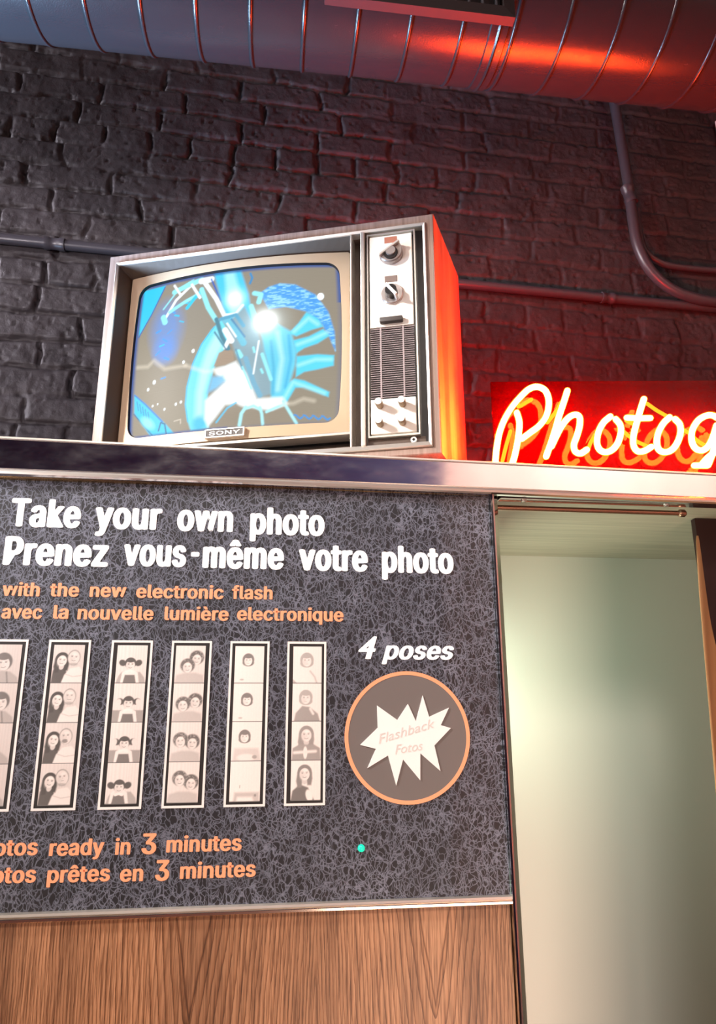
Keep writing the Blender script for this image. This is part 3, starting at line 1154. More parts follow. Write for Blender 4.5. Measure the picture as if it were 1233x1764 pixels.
strips = [
    ('photo strip of a smiling person with dark fringe, cut by the frame edge', None, 50.0, paint_fringe, 0.0),
    ('photo strip of a long-haired woman beside a bald man', 85.4, 157.6, paint_couple, 0.0),
    ('photo strip of a girl with hair in two bunches', 193.3, 264.0, paint_girl, 0.001),
    ('photo strip of two curly-haired friends cheek to cheek', 296.7, 365.5, paint_pair, -0.001),
    ('pale overexposed photo strip with one dark-bobbed head and an empty last frame', 397.2, 464.6, paint_pale, 0.0),
    ('photo strip of one long-haired person in a dark top, last before the badge', 495.3, 562.0, paint_long_hair, 0.001),
]
ZT_, ZB_ = 1.6405, 1.4245
for label, xl, xr, painter, dx_ in strips:
    b = on_front(xr, 1103)[0]
    a = on_front(xl, 1103)[0] if xl else b - 0.0545
    w = b - a
    cx = (a + b) / 2
    root = empty('photo_strip', (cx, 0.0, ZB_))
    tag(root, label, 'photo strip', 'photo strips mounted on the sign panel')
    H_ = ZT_ - ZB_
    bm = BM(); box(bm, -w / 2 + 0.001, w / 2 - 0.001, -0.0007, -0.0001, 0.001, H_ - 0.001)
    obj('backing_card', bm, M_backing_black, root)
    bm = BM()
    t_ = 0.0030
    lo = [(-w / 2, 0.0), (w / 2, 0.0), (w / 2, H_), (-w / 2, H_)]
    li = [(-w / 2 + t_, t_), (w / 2 - t_, t_), (w / 2 - t_, H_ - t_), (-w / 2 + t_, H_ - t_)]
    loft(bm, [[(x, -0.0003, z) for x, z in lo], [(x, -0.0012, z) for x, z in lo], [(x, -0.0012, z) for x, z in li], [(x, -0.0003, z) for x, z in li]])
    obj('white_border', finish(bm), M_border_white, root)
    top = H_ - 0.0068
    for f in range(4):
        c = painter(f)
        n = fbm(GX + f, GY, 40, 90 + f, 2)
        colr = np.clip(c.c * (0.97 + 0.06 * n[..., None]), 0.01, 0.97)
        # the thin dark rule under each frame of the strip
        rule = np.clip((0.03 - GY) / 0.015, 0, 1)[..., None]
        colr = colr * (1 - rule) + rule * 0.16
        P = np.zeros((gnu, gnv, 3))
        P[..., 0] = -PW_ / 2 + GX * PW_ + dx_
        P[..., 1] = -0.0013 - 0.0005 * np.sin(GX * math.pi)
        P[..., 2] = top - (f + 1) * (PH_) + GY * (PH_ / 1.27)
        grid_object('photo', P, M_photo, root, colr)

# ================================================================== the television
TA = R(18.4667)
TEX = np.array([math.cos(TA), -math.sin(TA), 0.0])
TEY = np.array([math.sin(TA), math.cos(TA), 0.0])
TW, TH = 0.6038, 0.4354
TO = np.array([0.2594, -0.0076, 1.93]) - TW * TEX
tv = empty('television', tuple(TO), -TA)
tag(tv, 'vintage woodgrain television set standing on top of the photo booth', 'television')


def on_tv(px, py, dep=0.0):
    p = on_plane(px, py, TO + TEY * dep, TEY)
    return float((p - TO) @ TEX), float(p[2] - TO[2])


def rect(u0, u1, v0, v1, d):
    return [(u0, d, v0), (u1, d, v0), (u1, d, v1), (u0, d, v1)]


# cabinet shell: front frame, flaring sides, back
FU0, FU1, FV0, FV1 = 0.0140, TW - 0.0130, 0.0112, TH - 0.0160
bm = BM()
loft(bm, [rect(FU0, FU1, FV0, FV1, 0.055), rect(FU0, FU1, FV0, FV1, 0.0008), rect(0.0015, TW - 0.0015, 0.0015, TH - 0.0015, 0.0),
          rect(0, TW, 0, TH, 0.0015), rect(-0.030, TW + 0.030, 0.0, TH + 0.004, 0.2), rect(-0.028, TW + 0.028, 0.002, TH + 0.002, 0.203)], True, True)
obj('cabinet', finish(bm), M_cabinet, tv)
bm = BM()
loft(bm, [rect(0.0, TW, 0.02, TH - 0.01, 0.2), rect(0.03, TW - 0.03, 0.03, TH - 0.03, 0.24), rect(0.14, TW - 0.14, 0.1, TH - 0.1, 0.32)], True, True)
obj('rear_housing', finish(bm), M_tv_black, tv)
for u in (0.06, TW - 0.09):
    for d in (0.03, 0.165):
        bm = BM(); cyl(bm, (u, d, 0.0), (0, 0, -1), 0.012, 0.010, 0.012, 16)
        obj('foot', bm, M_tv_black, tv)

# chrome frame
c7 = 0.0062
bm = BM()
loft(bm, [rect(FU0, FU1, FV0, FV1, 0.004), rect(FU0 + 0.001, FU1 - 0.001, FV0 + 0.001, FV1 - 0.001, -0.003), rect(FU0 + 0.0025, FU1 - 0.0025, FV0 + 0.0025, FV1 - 0.0025, -0.0042),
          rect(FU0 + c7, FU1 - c7, FV0 + c7 + 0.003, FV1 - c7, -0.002), rect(FU0 + c7 + 0.001, FU1 - c7 - 0.001, FV0 + c7 + 0.004, FV1 - c7 - 0.001, 0.012)])
obj('chrome_frame', finish(bm), M_goldchrome, tv)
IU0, IU1, IV0, IV1 = FU0 + c7, FU1 - c7, FV0 + c7 + 0.003, FV1 - c7
bm = BM(); box(bm, IU0 - 0.002, IU1 + 0.002, 0.046, 0.05, IV0 - 0.003, IV1 + 0.002)
obj('chassis_plate', bm, M_tv_black, tv)

# dark visor recess round the tube
MU0, MU1, MV0, MV1 = 0.0305, 0.4535, 0.0535, 0.4035
UC, HW = 0.242, 0.2115


def bulge(u):
    return 0.012 + 0.018 * ((u - UC) / HW) ** 2


def rloop(u0, u1, v0, v1, r, n_side=24, n_c=6, bow=0.0):
    """rounded rectangle as a loop, with a slight bow of the long sides"""
    pts = []

    def edge(p, q, n):
        return [(p[0] + (q[0] - p[0]) * i / n, p[1] + (q[1] - p[1]) * i / n) for i in range(n)]

    def corner(cx, cy, a0, n):
        return [(cx + r * math.cos(a0 + math.pi / 2 * i / n), cy + r * math.sin(a0 + math.pi / 2 * i / n)) for i in range(n)]
    pts += edge((u0 + r, v0), (u1 - r, v0), n_side) + corner(u1 - r, v0 + r, -math.pi / 2, n_c)
    pts += edge((u1, v0 + r), (u1, v1 - r), n_side) + corner(u1 - r, v1 - r, 0, n_c)
    pts += edge((u1 - r, v1), (u0 + r, v1), n_side) + corner(u0 + r, v1 - r, math.pi / 2, n_c)
    pts += edge((u0, v1 - r), (u0, v0 + r), n_side) + corner(u0 + r, v0 + r, math.pi, n_c)
    if bow:
        uc, vc = (u0 + u1) / 2, (v0 + v1) / 2
        hu, hv = (u1 - u0) / 2, (v1 - v0) / 2
        pts = [(u + bow * (1 - ((v - vc) / hv) ** 2) * np.sign(u - uc) * abs((u - uc) / hu) ** 4,
                v + bow * (1 - ((u - uc) / hu) ** 2) * np.sign(v - vc) * abs((v - vc) / hv) ** 4 * (1.0 if v > vc else 0.25)) for u, v in pts]
    return pts


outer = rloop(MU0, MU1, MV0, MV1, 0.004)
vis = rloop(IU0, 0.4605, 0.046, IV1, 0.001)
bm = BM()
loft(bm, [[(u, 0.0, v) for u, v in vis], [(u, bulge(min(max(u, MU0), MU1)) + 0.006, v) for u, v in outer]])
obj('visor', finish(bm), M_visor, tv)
SU0, SU1, SV0, SV1 = 0.0520, 0.4295, 0.0800, 0.3805
hole = rloop(SU0 - 0.002, SU1 + 0.002, SV0 - 0.002, SV1 + 0.002, 0.022, bow=0.006)
hole2 = rloop(SU0 + 0.0005, SU1 - 0.0005, SV0 + 0.0005, SV1 - 0.0005, 0.021, bow=0.006)
bm = BM()
mid = [((a[0] + b[0]) / 2, (a[1] + b[1]) / 2) for a, b in zip(outer, hole)]
loft(bm, [[(u, bulge(u) + 0.008, v) for u, v in outer], [(u, bulge(u), v) for u, v in rloop(MU0 + 0.002, MU1 - 0.002, MV0 + 0.002, MV1 - 0.002, 0.004)],
          [(u, bulge(u) + 0.001, v) for u, v in mid], [(u, bulge(u) + 0.003, v) for u, v in hole]])
obj('bezel', finish(bm), M_bezel, tv, True)
bm = BM()
loft(bm, [[(u, bulge(u) + 0.003, v) for u, v in hole], [(u, bulge(u) + 0.0125, v) for u, v in hole2]])
obj('screen_surround', finish(bm), M_tv_black, tv, True)

# the picture tube with the picture it shows
nu, nv = 300, 240
a_ = np.linspace(-1, 1, nu)
b_ = np.linspace(-1, 1, nv)
A_, B_ = np.meshgrid(a_, b_, indexing='ij')
hu, hv = (SU1 - SU0) / 2 + 0.001, (SV1 - SV0) / 2 + 0.001
rn = 0.12
ax_, bx_ = np.abs(A_), np.abs(B_)
UU = (SU0 + SU1) / 2 + A_ * hu + 0.006 * (1 - B_ ** 2) * np.sign(A_) * np.abs(A_) ** 4
VV = (SV0 + SV1) / 2 + B_ * hv + 0.006 * (1 - A_ ** 2) * np.sign(B_) * np.abs(B_) ** 4 * np.where(B_ > 0, 1.0, 0.25)
DD = 0.012 + 0.018 * ((UU - UC) / HW) ** 2 + 0.0085
PS = np.stack([UU, DD, VV], -1)


def s3(x, y):
    return on_tv(150 + x / 3.523, 350 + y / 3.523, 0.026)


def s4(x, y):
    return on_tv(480 + x / 3.523, 350 + y / 3.523, 0.026)


def L3(*p):
    return [s3(*q) for q in p]


def L4(*p):
    return [s4(*q) for q in p]


mm = 0.001
cv = Canvas(UU, VV, srgb(150, 141, 124)[:3])
cv.put(np.clip((UU - 0.1) / 0.35, 0, 1) * 0.35, srgb(132, 122, 108))
cv.put(np.clip((0.2 - VV) / 0.12, 0, 1) * 0.3, srgb(158, 148, 128))
CY, CYL, WH = srgb(40, 205, 248), srgb(150, 240, 252), (1.05, 1.15, 1.2)
BL, DB = srgb(70, 160, 240), srgb(30, 90, 190)
cv.poly(L3((296, 800), (330, 520), (475, 495), (380, 670)), srgb(50, 205, 246), 3 * mm)
cv.stroke(L3((300, 800), (385, 665), (470, 505)), 2 * mm, DB, 2 * mm)
cv.ell(s3(480, 760), 0.03, 0.05, srgb(100, 150, 225), 0, 0.9, 0.75)
cv.ell(s3(470, 890), 0.022, 0.025, srgb(90, 150, 235), 0, 0.9, 0.8)
for p in ((430, 770), (500, 780), (545, 690), (575, 720), (600, 610), (520, 660), (450, 860), (470, 830), (425, 905), (480, 940), (460, 1050)):
    q = s3(*p)
    cv.stroke([(q[0] - 4 * mm, q[1] + rng.uniform(-4, 4) * mm), (q[0] + 4 * mm, q[1] + rng.uniform(-4, 4) * mm)], rng.uniform(2, 5) * mm, BL if rng.random() < 0.5 else CY, 2 * mm)
# booms and levers at the top of the picture
for pts, w, c_ in (((L3((470, 700), (540, 590), (640, 500), (720, 470))), 5, WH), ((L3((500, 660), (600, 600), (680, 560))), 7, CYL), (L3((460, 640), (560, 520), (650, 470)), 3, CYL),
                   (L3((530, 540), (600, 510), (700, 470)), 10, CYL), (L3((610, 640), (650, 590), (700, 540)), 7, CY), (L3((530, 500), (570, 560)), 4, WH), (L3((640, 500), (690, 580)), 5, WH), (L3((700, 480), (760, 470)), 12, WH),
                   (L3((720, 490), (790, 590), (840, 690), (880, 690)), 8, WH), (L3((700, 530), (740, 640), (790, 720)), 9, CYL), (L3((760, 470), (800, 560), (820, 600)), 3, DB), (L3((460, 690), (470, 720)), 11, CYL)):
    cv.stroke(pts, w * mm, c_, 2.5 * mm)
# upright cylinder
cv.poly(L3((775, 430), (940, 420), (985, 560), (1010, 720), (1020, 900), (960, 960), (890, 760), (830, 640)), srgb(70, 205, 248), 6 * mm)
cv.poly(L3((840, 430), (900, 425), (945, 600), (950, 720), (900, 740), (860, 620)), srgb(165, 240, 255), 10 * mm)
cv.glow(s3(905, 590), 0.016, (0.9, 0.9, 0.9))
cv.stroke(L3((840, 690), (910, 680), (950, 630)), 5 * mm, WH, 3 * mm)
def L5(*p):
    return [on_tv(150 + x / 2.6804, 350 + y / 2.6804, 0.024) for x, y in p]


TAN = srgb(150, 139, 122)
# linkage field behind the levers
cv.poly(L5((650, 560), (730, 480), (790, 600), (850, 760), (860, 880), (790, 905), (720, 790), (680, 680)), srgb(138, 168, 180), 6 * mm)
# wheel: left rim crescent
rim = L5((625, 540), (575, 590), (530, 655), (490, 745), (463, 850), (455, 930), (463, 1000), (480, 1052), (565, 1040), (553, 960), (562, 870), (590, 765), (635, 680), (660, 610))
cv.poly(rim, srgb(110, 225, 248), 4 * mm)
cv.poly(L5((600, 600), (555, 680), (525, 770), (505, 880), (500, 990), (540, 1000), (545, 880), (580, 750), (630, 660)), srgb(185, 245, 252), 12 * mm)
cv.stroke(L5((590, 575), (530, 655), (488, 745), (461, 850), (454, 930), (466, 1010)), 2.2 * mm, srgb(60, 200, 250), 2 * mm)
cv.ell(L5((520, 1020))[0], 0.012, 0.014, srgb(60, 190, 235), 0, 0.9, 0.8)
# right rim crest
crest = L5((800, 420), (840, 390), (890, 372), (960, 374), (1050, 415), (1108, 490), (1136, 580), (1140, 670), (1112, 605), (1080, 550), (1010, 495), (920, 478), (840, 490))
cv.poly(crest, srgb(80, 170, 243), 4 * mm)
nz = fbm(UU * 1.0, VV * 3.0, 120, 17, 3)
msk = Canvas(UU, VV, (0, 0, 0))
msk.poly(crest, (1, 1, 1), 4 * mm)
cv.put(msk.c[..., 0] * np.clip((nz - 0.48) * 4, 0, 0.75), srgb(165, 228, 255))
cv.put(msk.c[..., 0] * np.clip((0.5 - nz) * 3, 0, 0.5), srgb(60, 140, 225))
# barrel of the hub
hub = L5((800, 560), (880, 560), (940, 590), (966, 680), (960, 745), (935, 830), (905, 900), (850, 905), (850, 800), (820, 690))
cv.poly(hub, srgb(105, 210, 238), 6 * mm)
cv.stroke(L5((880, 600), (900, 720), (880, 860)), 7 * mm, srgb(175, 238, 248), 9 * mm)
cv.stroke(L5((930, 610), (940, 720), (915, 850)), 4 * mm, srgb(60, 180, 228), 6 * mm)
cv.stroke(L5((850, 640), (862, 760), (858, 880)), 4 * mm, srgb(75, 180, 220), 6 * mm)
# petals of the right side
for pet, core in ((((930, 600), (975, 550), (1010, 498), (1062, 525), (1085, 560), (1030, 580), (965, 612)), ((955, 590), (1020, 525), (1060, 550))),
                  (((950, 632), (1020, 610), (1085, 572), (1115, 600), (1060, 640), (1000, 665), (965, 690)), ((970, 650), (1040, 620), (1095, 590))),
                  (((966, 705), (1060, 690), (1134, 690), (1132, 738), (1060, 760), (1000, 775), (962, 800)), ((975, 745), (1050, 715), (1120, 710))),
                  (((890, 905), (930, 830), (955, 808), (1000, 815), (1112, 862), (1108, 885), (1000, 845), (960, 850), (915, 930)), ((910, 900), (950, 825), (1090, 868)))):
    cv.poly(L5(*pet), srgb(85, 215, 246), 4 * mm)
    cv.stroke(L5(*core), 5 * mm, srgb(165, 240, 252), 8 * mm)
# white spokes and lower band
cv.poly(L5((585, 770), (640, 755), (690, 735), (735, 790), (785, 905), (900, 895), (925, 925), (860, 960), (730, 945), (690, 930), (640, 935), (590, 1000), (560, 1035), (545, 1000), (548, 915), (640, 830), (600, 795)), (0.95, 1.02, 1.03), 7 * mm)
cv.poly(L5((588, 757), (612, 695), (645, 680), (678, 688), (682, 730), (640, 752)), srgb(165, 145, 125), 3 * mm)
cv.poly(L5((558, 880), (578, 805), (630, 800), (646, 822), (600, 860)), srgb(120, 192, 232), 8 * mm)
cv.poly(L5((585, 1030), (640, 955), (690, 925), (706, 950), (695, 1030)), TAN, 4 * mm)
cv.stroke(L5((600, 1015), (650, 950), (690, 925)), 3 * mm, srgb(90, 200, 240), 3 * mm)
cv.poly(L5((722, 1028), (735, 975), (760, 952), (795, 960), (803, 1025)), TAN, 4 * mm)
cv.poly(L5((822, 1020), (832, 972), (870, 955), (900, 945), (935, 1015)), TAN, 4 * mm)
for pts, w in ((L5((706, 1028), (715, 975), (735, 945)), 6), (L5((812, 1022), (808, 975), (800, 945)), 5), (L5((905, 915), (935, 965), (965, 1015)), 5), (L5((740, 950), (770, 938), (800, 955)), 5), (L5((830, 965), (870, 945), (905, 930)), 5)):
    cv.stroke(pts, w * mm, srgb(175, 242, 252), 3 * mm)
cv.glow(L5((690, 850))[0], 0.024, (0.35, 0.35, 0.33))
# mechanical linkage down the middle
for pts, w, c_ in ((L5((600, 540), (625, 620), (655, 675)), 8, srgb(70, 130, 150)), (L5((640, 540), (690, 590), (725, 650)), 12, srgb(110, 195, 220)), (L5((650, 560), (690, 620)), 3, WH), (L5((670, 540), (730, 620)), 3, srgb(50, 130, 180)),
                   (L5((640, 590), (670, 640)), 10, WH), (L5((655, 640), (640, 670)), 7, WH), (L5((620, 540), (690, 520), (725, 570)), 7, srgb(85, 165, 200)), (L5((700, 690), (712, 710)), 9, CYL), (L5((690, 680), (720, 770)), 3, srgb(90, 150, 180)),
                   (L5((735, 720), (770, 830), (800, 890)), 9, srgb(120, 178, 205)), (L5((810, 700), (850, 815)), 6, CYL), (L5((795, 640), (770, 790)), 2.5, WH), (L5((770, 670), (775, 690)), 4, CYL), (L5((805, 770), (812, 785)), 4, CYL),
                   (L5((720, 760), (760, 860)), 3, CYL), (L5((592, 600), (645, 680)), 3, srgb(50, 115, 145)), (L5((775, 420), (805, 425), (795, 460)), 9, CYL), (L5((757, 330), (765, 350), (755, 375)), 4, srgb(50, 140, 200)), (L5((760, 480), (785, 560)), 9, CYL)):
    cv.stroke(pts, w * mm, c_, 3 * mm)
# flare, glass reflections and streaks painted into the picture
cv.glow(s3(1085, 725), 0.016, (2.2, 2.2, 2.2))
cv.glow(s3(1085, 740), 0.035, (0.3, 0.42, 0.45))
cv.ell(s4(250, 558), 6 * mm, 7 * mm, WH, 0, 0.3)
for p, r_ in (((648, 902), 3), ((588, 968), 2.5), ((402, 1082), 3.2), ((362, 1125), 2.5), ((540, 1222), 2.2), ((572, 1210), 2.2), ((468, 1250), 2), ((392, 1227), 1.8), ((424, 1217), 1.6)):
    cv.ell(s3(*p), r_ * mm, r_ * 1.3 * mm, WH, 0, 0.4)
for pts in (L3((292, 985), (360, 985), (400, 950), (470, 1005), (600, 990)), L3((600, 990), (720, 1030), (880, 1020)), L4((20, 1225), (90, 1215), (150, 1185), (210, 1195))):
    cv.stroke(pts, 4 * mm, srgb(235, 225, 205), 9 * mm, 0.6)
# corner beam bottom left
cv.poly(L3((272, 1150), (345, 1210), (455, 1320), (485, 1350), (530, 1400), (380, 1412), (272, 1265)), srgb(45, 205, 248), 3 * mm)
cv.stroke(L3((275, 1155), (345, 1215), (455, 1325)), 2.5 * mm, srgb(20, 120, 215), 2 * mm)
for i in range(5):
    cv.stroke(L3((290 + 18 * i, 1195 + 17 * i), (300 + 18 * i, 1250 + 17 * i)), 1.5 * mm, srgb(20, 130, 190), 1.5 * mm)
cv.stroke(L3((270, 1270), (330, 1340), (390, 1405)), 2 * mm, srgb(30, 110, 160), 2 * mm)
cv.stroke(L3((430, 1380), (445, 1330), (470, 1340), (480, 1400)), 2.5 * mm, srgb(15, 90, 140), 2 * mm)
cv.ell(s3(360, 1330), 0.016, 0.008, srgb(150, 245, 255), -0.7, 0.9)
# tiny broken-up caption bottom right
for i in range(12):
    xa = 95 + i * 18
    cv.stroke(L4((xa, 1285 + 10 * (i % 3)), (xa + 12, 1288 + 8 * ((i * 2) % 3))), 3 * mm, srgb(60, 150, 225), 2 * mm)
cv.stroke(L3((530, 1325), (570, 1315), (570, 1340)), 2 * mm, srgb(205, 195, 180), 1.5 * mm)
# blue fringe along the tube edge
edge = np.maximum(ax_, bx_)
cv.put(np.clip((edge - 0.955) / 0.03, 0, 1) * np.where((A_ < 0) | (B_ > 0.5), 0.8, 0.2), srgb(25, 80, 160))
# rounded black corners of the phosphor area
qx = np.clip((ax_ - (1 - rn)) / rn, 0, None)
qy = np.clip((bx_ - (1 - rn * 1.25)) / (rn * 1.25), 0, None)
cv.put(np.clip((np.hypot(qx, qy) - 0.97) / 0.05, 0, 1), (0.0, 0.0, 0.0))
scan = 1.0 - 0.04 * (np.sin(VV * 2 * math.pi / 0.0026) > 0)
scr = grid_object('screen', PS, M_screen, tv, np.clip(cv.c, 0, 3) * scan[..., None])
scr['label'] = 'glowing screen showing a blue and cyan picture of machinery'

# lower lip of the tube bay and the shadowed ledge below it
bm = BM(); box(bm, IU0 + 0.001, 0.4605, -0.002, 0.03, 0.0425, 0.0475, 0.0012)
obj('lower_lip', bm, M_goldchrome, tv)
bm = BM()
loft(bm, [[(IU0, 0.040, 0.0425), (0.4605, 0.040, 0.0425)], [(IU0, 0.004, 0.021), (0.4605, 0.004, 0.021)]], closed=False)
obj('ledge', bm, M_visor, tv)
# maker's plate
nu0, nv0 = on_tv(354.5, 752, 0.010)
nu1, nv1 = on_tv(420.5, 741, 0.010)
nv0, nv1 = 0.0600, 0.0735
bm = BM(); box(bm, nu0, nu1, 0.008, 0.020, nv0, nv1, 0.0008)
npl = obj('nameplate', bm, M_plate, tv)
bm = BM()
loft(bm, [rect(nu0 - 0.001, nu1 + 0.001, nv0 - 0.001, nv1 + 0.001, 0.016), rect(nu0 - 0.001, nu1 + 0.001, nv0 - 0.001, nv1 + 0.001, 0.0068), rect(nu0 + 0.0012, nu1 - 0.0012, nv0 + 0.0012, nv1 - 0.0012, 0.0068), rect(nu0 + 0.0012, nu1 - 0.0012, nv0 + 0.0012, nv1 - 0.0012, 0.009)])
obj('plate_rim', finish(bm), M_goldchrome, npl)
bm = BM()
text_bm(bm, 'SONY', nu0 + 0.0065, nu1 - 0.0065, nv0 + 0.0034, 0.0068, 0.0078, 0.015, 0, 0.0006)
obj('lettering', bm, M_knob_white, npl)

# divider between tube and controls
bm = BM(); box(bm, 0.4590, 0.4620, -0.003, 0.046, IV0, IV1, 0.0008)
obj('divider_edge', bm, M_goldchrome, tv)
bm = BM(); box(bm, 0.4620, 0.4770, 0.028, 0.046, IV0, IV1)
obj('divider_channel', bm, M_visor, tv)
bm = BM(); box(bm, 0.4770, 0.4845, -0.0045, 0.046, IV0 - 0.001, IV1 + 0.001, 0.0016)
obj('divider_bar', bm, M_goldchrome, tv)

# control column
cp = empty('control_panel', (0, 0, 0)); cp.parent = tv
CU0, CU1, CV0, CV1 = 0.4925, 0.5655, 0.0395, 0.4035


def cpart(name, bm, m, smooth=False):
    return obj(name, bm, m, cp, smooth)


bm = BM(); box(bm, 0.4845, IU1, 0.010, 0.046, IV0, IV1)
cpart('column_base', bm, M_tv_black)
bm = BM(); box(bm, CU0, CU1, 0.0, 0.012, 0.2285, CV1, 0.001); cpart('tuner_plate', bm, M_panel_cream)
bm = BM(); box(bm, CU0, CU1, 0.0, 0.012, CV0, 0.0995, 0.001); cpart('knob_plate', bm, M_panel_cream)
bm = BM()
loft(bm, [rect(0.4882, 0.5712, 0.0335, 0.4085, 0.012), rect(0.4882, 0.5712, 0.0335, 0.4085, -0.0015), rect(0.4903, 0.5688, 0.0365, 0.4062, -0.0015), rect(0.4903, 0.5688, 0.0365, 0.4062, 0.012)])
cpart('column_rim', finish(bm), M_goldchrome)
bm = BM(); box(bm, 0.4860, 0.5790, 0.006, 0.012, 0.0215, 0.0325); cpart('foot_strip', bm, M_visor)
# speaker grille: louvres and two ribs over a dark well
bm = BM()
box(bm, CU0, CU1, 0.008, 0.012, 0.1005, 0.2275, mi=1)
nsl = 33
for i in range(nsl):
    z = 0.1025 + i * (0.2255 - 0.1025) / (nsl - 1)
    box(bm, CU0, CU1, 0.0005, 0.0022, z - 0.0005, z + 0.0005)
for u in (0.5100, 0.5475):
    box(bm, u - 0.0013, u + 0.0013, -0.0002, 0.003, 0.1005, 0.2275)
cpart('speaker_grille', bm, [M_grille_slat, M_tv_black])
for (u0, u1, v0, v1, m_) in ((0.5185, 0.5402, 0.3880, 0.4000, M_window_red), (0.5180, 0.5397, 0.3115, 0.3238, M_window)):
    bm = BM(); box(bm, u0, u1, -0.0006, 0.002, v0, v1, 0.0006); cpart('dial_window', bm, m_)
bm = BM(); box(bm, 0.5095, 0.5480, -0.009, 0.002, 0.2335, 0.2425, 0.002); cpart('slide_switch', bm, M_plate, True)

# channel knob: silver disc cut by a raised straight edge, dark ring and silver hub
ku, kv = 0.5300, 0.3655
bm = BM()
prof = []
ang0 = R(35)
for i in range(41):
    a = R(180) + ang0 - R(8) + (R(196)) * i / 40
    prof.append((ku + 0.0205 * math.cos(a), kv + 0.0205 * math.sin(a)))
loft(bm, [[(u, 0.0, v) for u, v in prof], [(u, -0.008, v) for u, v in prof], [(ku + (u - ku) * 0.92, -0.0105, kv + (v - kv) * 0.92) for u, v in prof]], True, True)
kn = cpart('channel_knob', finish(bm), M_knob_grey)
bm = BM()
ca, sa = math.cos(ang0), math.sin(ang0)
box(bm, -0.0215, 0.0215, -0.0165, 0.0, 0.0015, 0.0055, 0.0008)
bmesh.ops.transform(bm, matrix=Matrix.Translation((ku, 0, kv)) @ Matrix.Rotation(-ang0, 4, 'Y'), verts=bm.verts)
o = obj('knob_edge', bm, M_goldchrome, kn)
bm = BM(); cyl(bm, (ku + 0.001, -0.010, kv - 0.0045), (0, -1, 0), 0.0122, 0.0115, 0.003, 32)
obj('knob_ring', bm, M_tv_black, kn, True)
bm = BM(); cyl(bm, (ku + 0.001, -0.013, kv - 0.0025), (0, -1, 0), 0.0088, 0.0082, 0.003, 32)
obj('knob_hub', bm, M_knob_grey, kn, True)
# fine tuning knob: thin silver disc, dark hub halves and a pale pointer bar
ku, kv = 0.5305, 0.2875
bm = BM(); cyl(bm, (ku, 0.0, kv), (0, -1, 0), 0.0190, 0.019, 0.004, 48, rings=[(0, 0.019), (0.003, 0.019), (0.0045, 0.0175)])
kn = cpart('tuning_knob', bm, M_silver, True)
bm = BM(); cyl(bm, (ku, -0.004, kv), (0, -1, 0), 0.0108, 0.0098, 0.013, 32)
obj('knob_ring', bm, M_tv_black, kn, True)
bm = BM(); box(bm, -0.0125, 0.0155, -0.0215, -0.004, -0.0022, 0.0022, 0.0008)
bmesh.ops.transform(bm, matrix=Matrix.Translation((ku, 0, kv)) @ Matrix.Rotation(R(52), 4, 'Y'), verts=bm.verts)
obj('pointer', bm, M_knob_white, kn)
for u, v in ((0.5075, 0.0880), (0.5442, 0.0876), (0.5075, 0.0562), (0.5435, 0.0560)):
    bm = BM(); cyl(bm, (u, 0.0, v), (0, -1, 0), 0.0062, 0.0062, 0.0185, 24, rings=[(0, 0.0058), (0.0165, 0.0062), (0.0185, 0.0055)])
    kn = cpart('control_knob', bm, M_knob_side, True)
    bm = BM(); cyl(bm, (u, -0.0184, v), (0, -1, 0), 0.0056, 0.0056, 0.001, 24)
    obj('knob_face', bm, M_knob_white, kn, True)
bm = BM()
cyl(bm, (0.5600, 0.0065, 0.0270), (0, -1, 0), 0.0052, 0.0048, 0.004, 24)
jk = cpart('jack_socket', bm, M_knob_white, True)
bm = BM(); cyl(bm, (0.5600, 0.0026, 0.0270), (0, -1, 0), 0.0022, 0.0022, 0.0004, 16)
obj('socket_hole', bm, M_tv_black, jk)

# ================================================================== the neon sign
NA = R(-7.57)
ND = np.array([math.cos(NA), math.sin(NA), 0.0])
NN = np.array([math.sin(NA), -math.cos(NA), 0.0])
p_ = on_plane(845, 657, (0, 0.060, 0), (0, 1, 0))
NO = np.array([p_[0], p_[1], 1.918])
neon = empty('neon_sign', tuple(NO), NA)
tag(neon, 'glowing red neon script sign beside the television on the booth', 'neon sign')


def on_neon(px, py, off):
    p = on_plane(px, py, NO + NN * off, NN)
    return float((p - NO) @ ND), float(p[2] - NO[2])


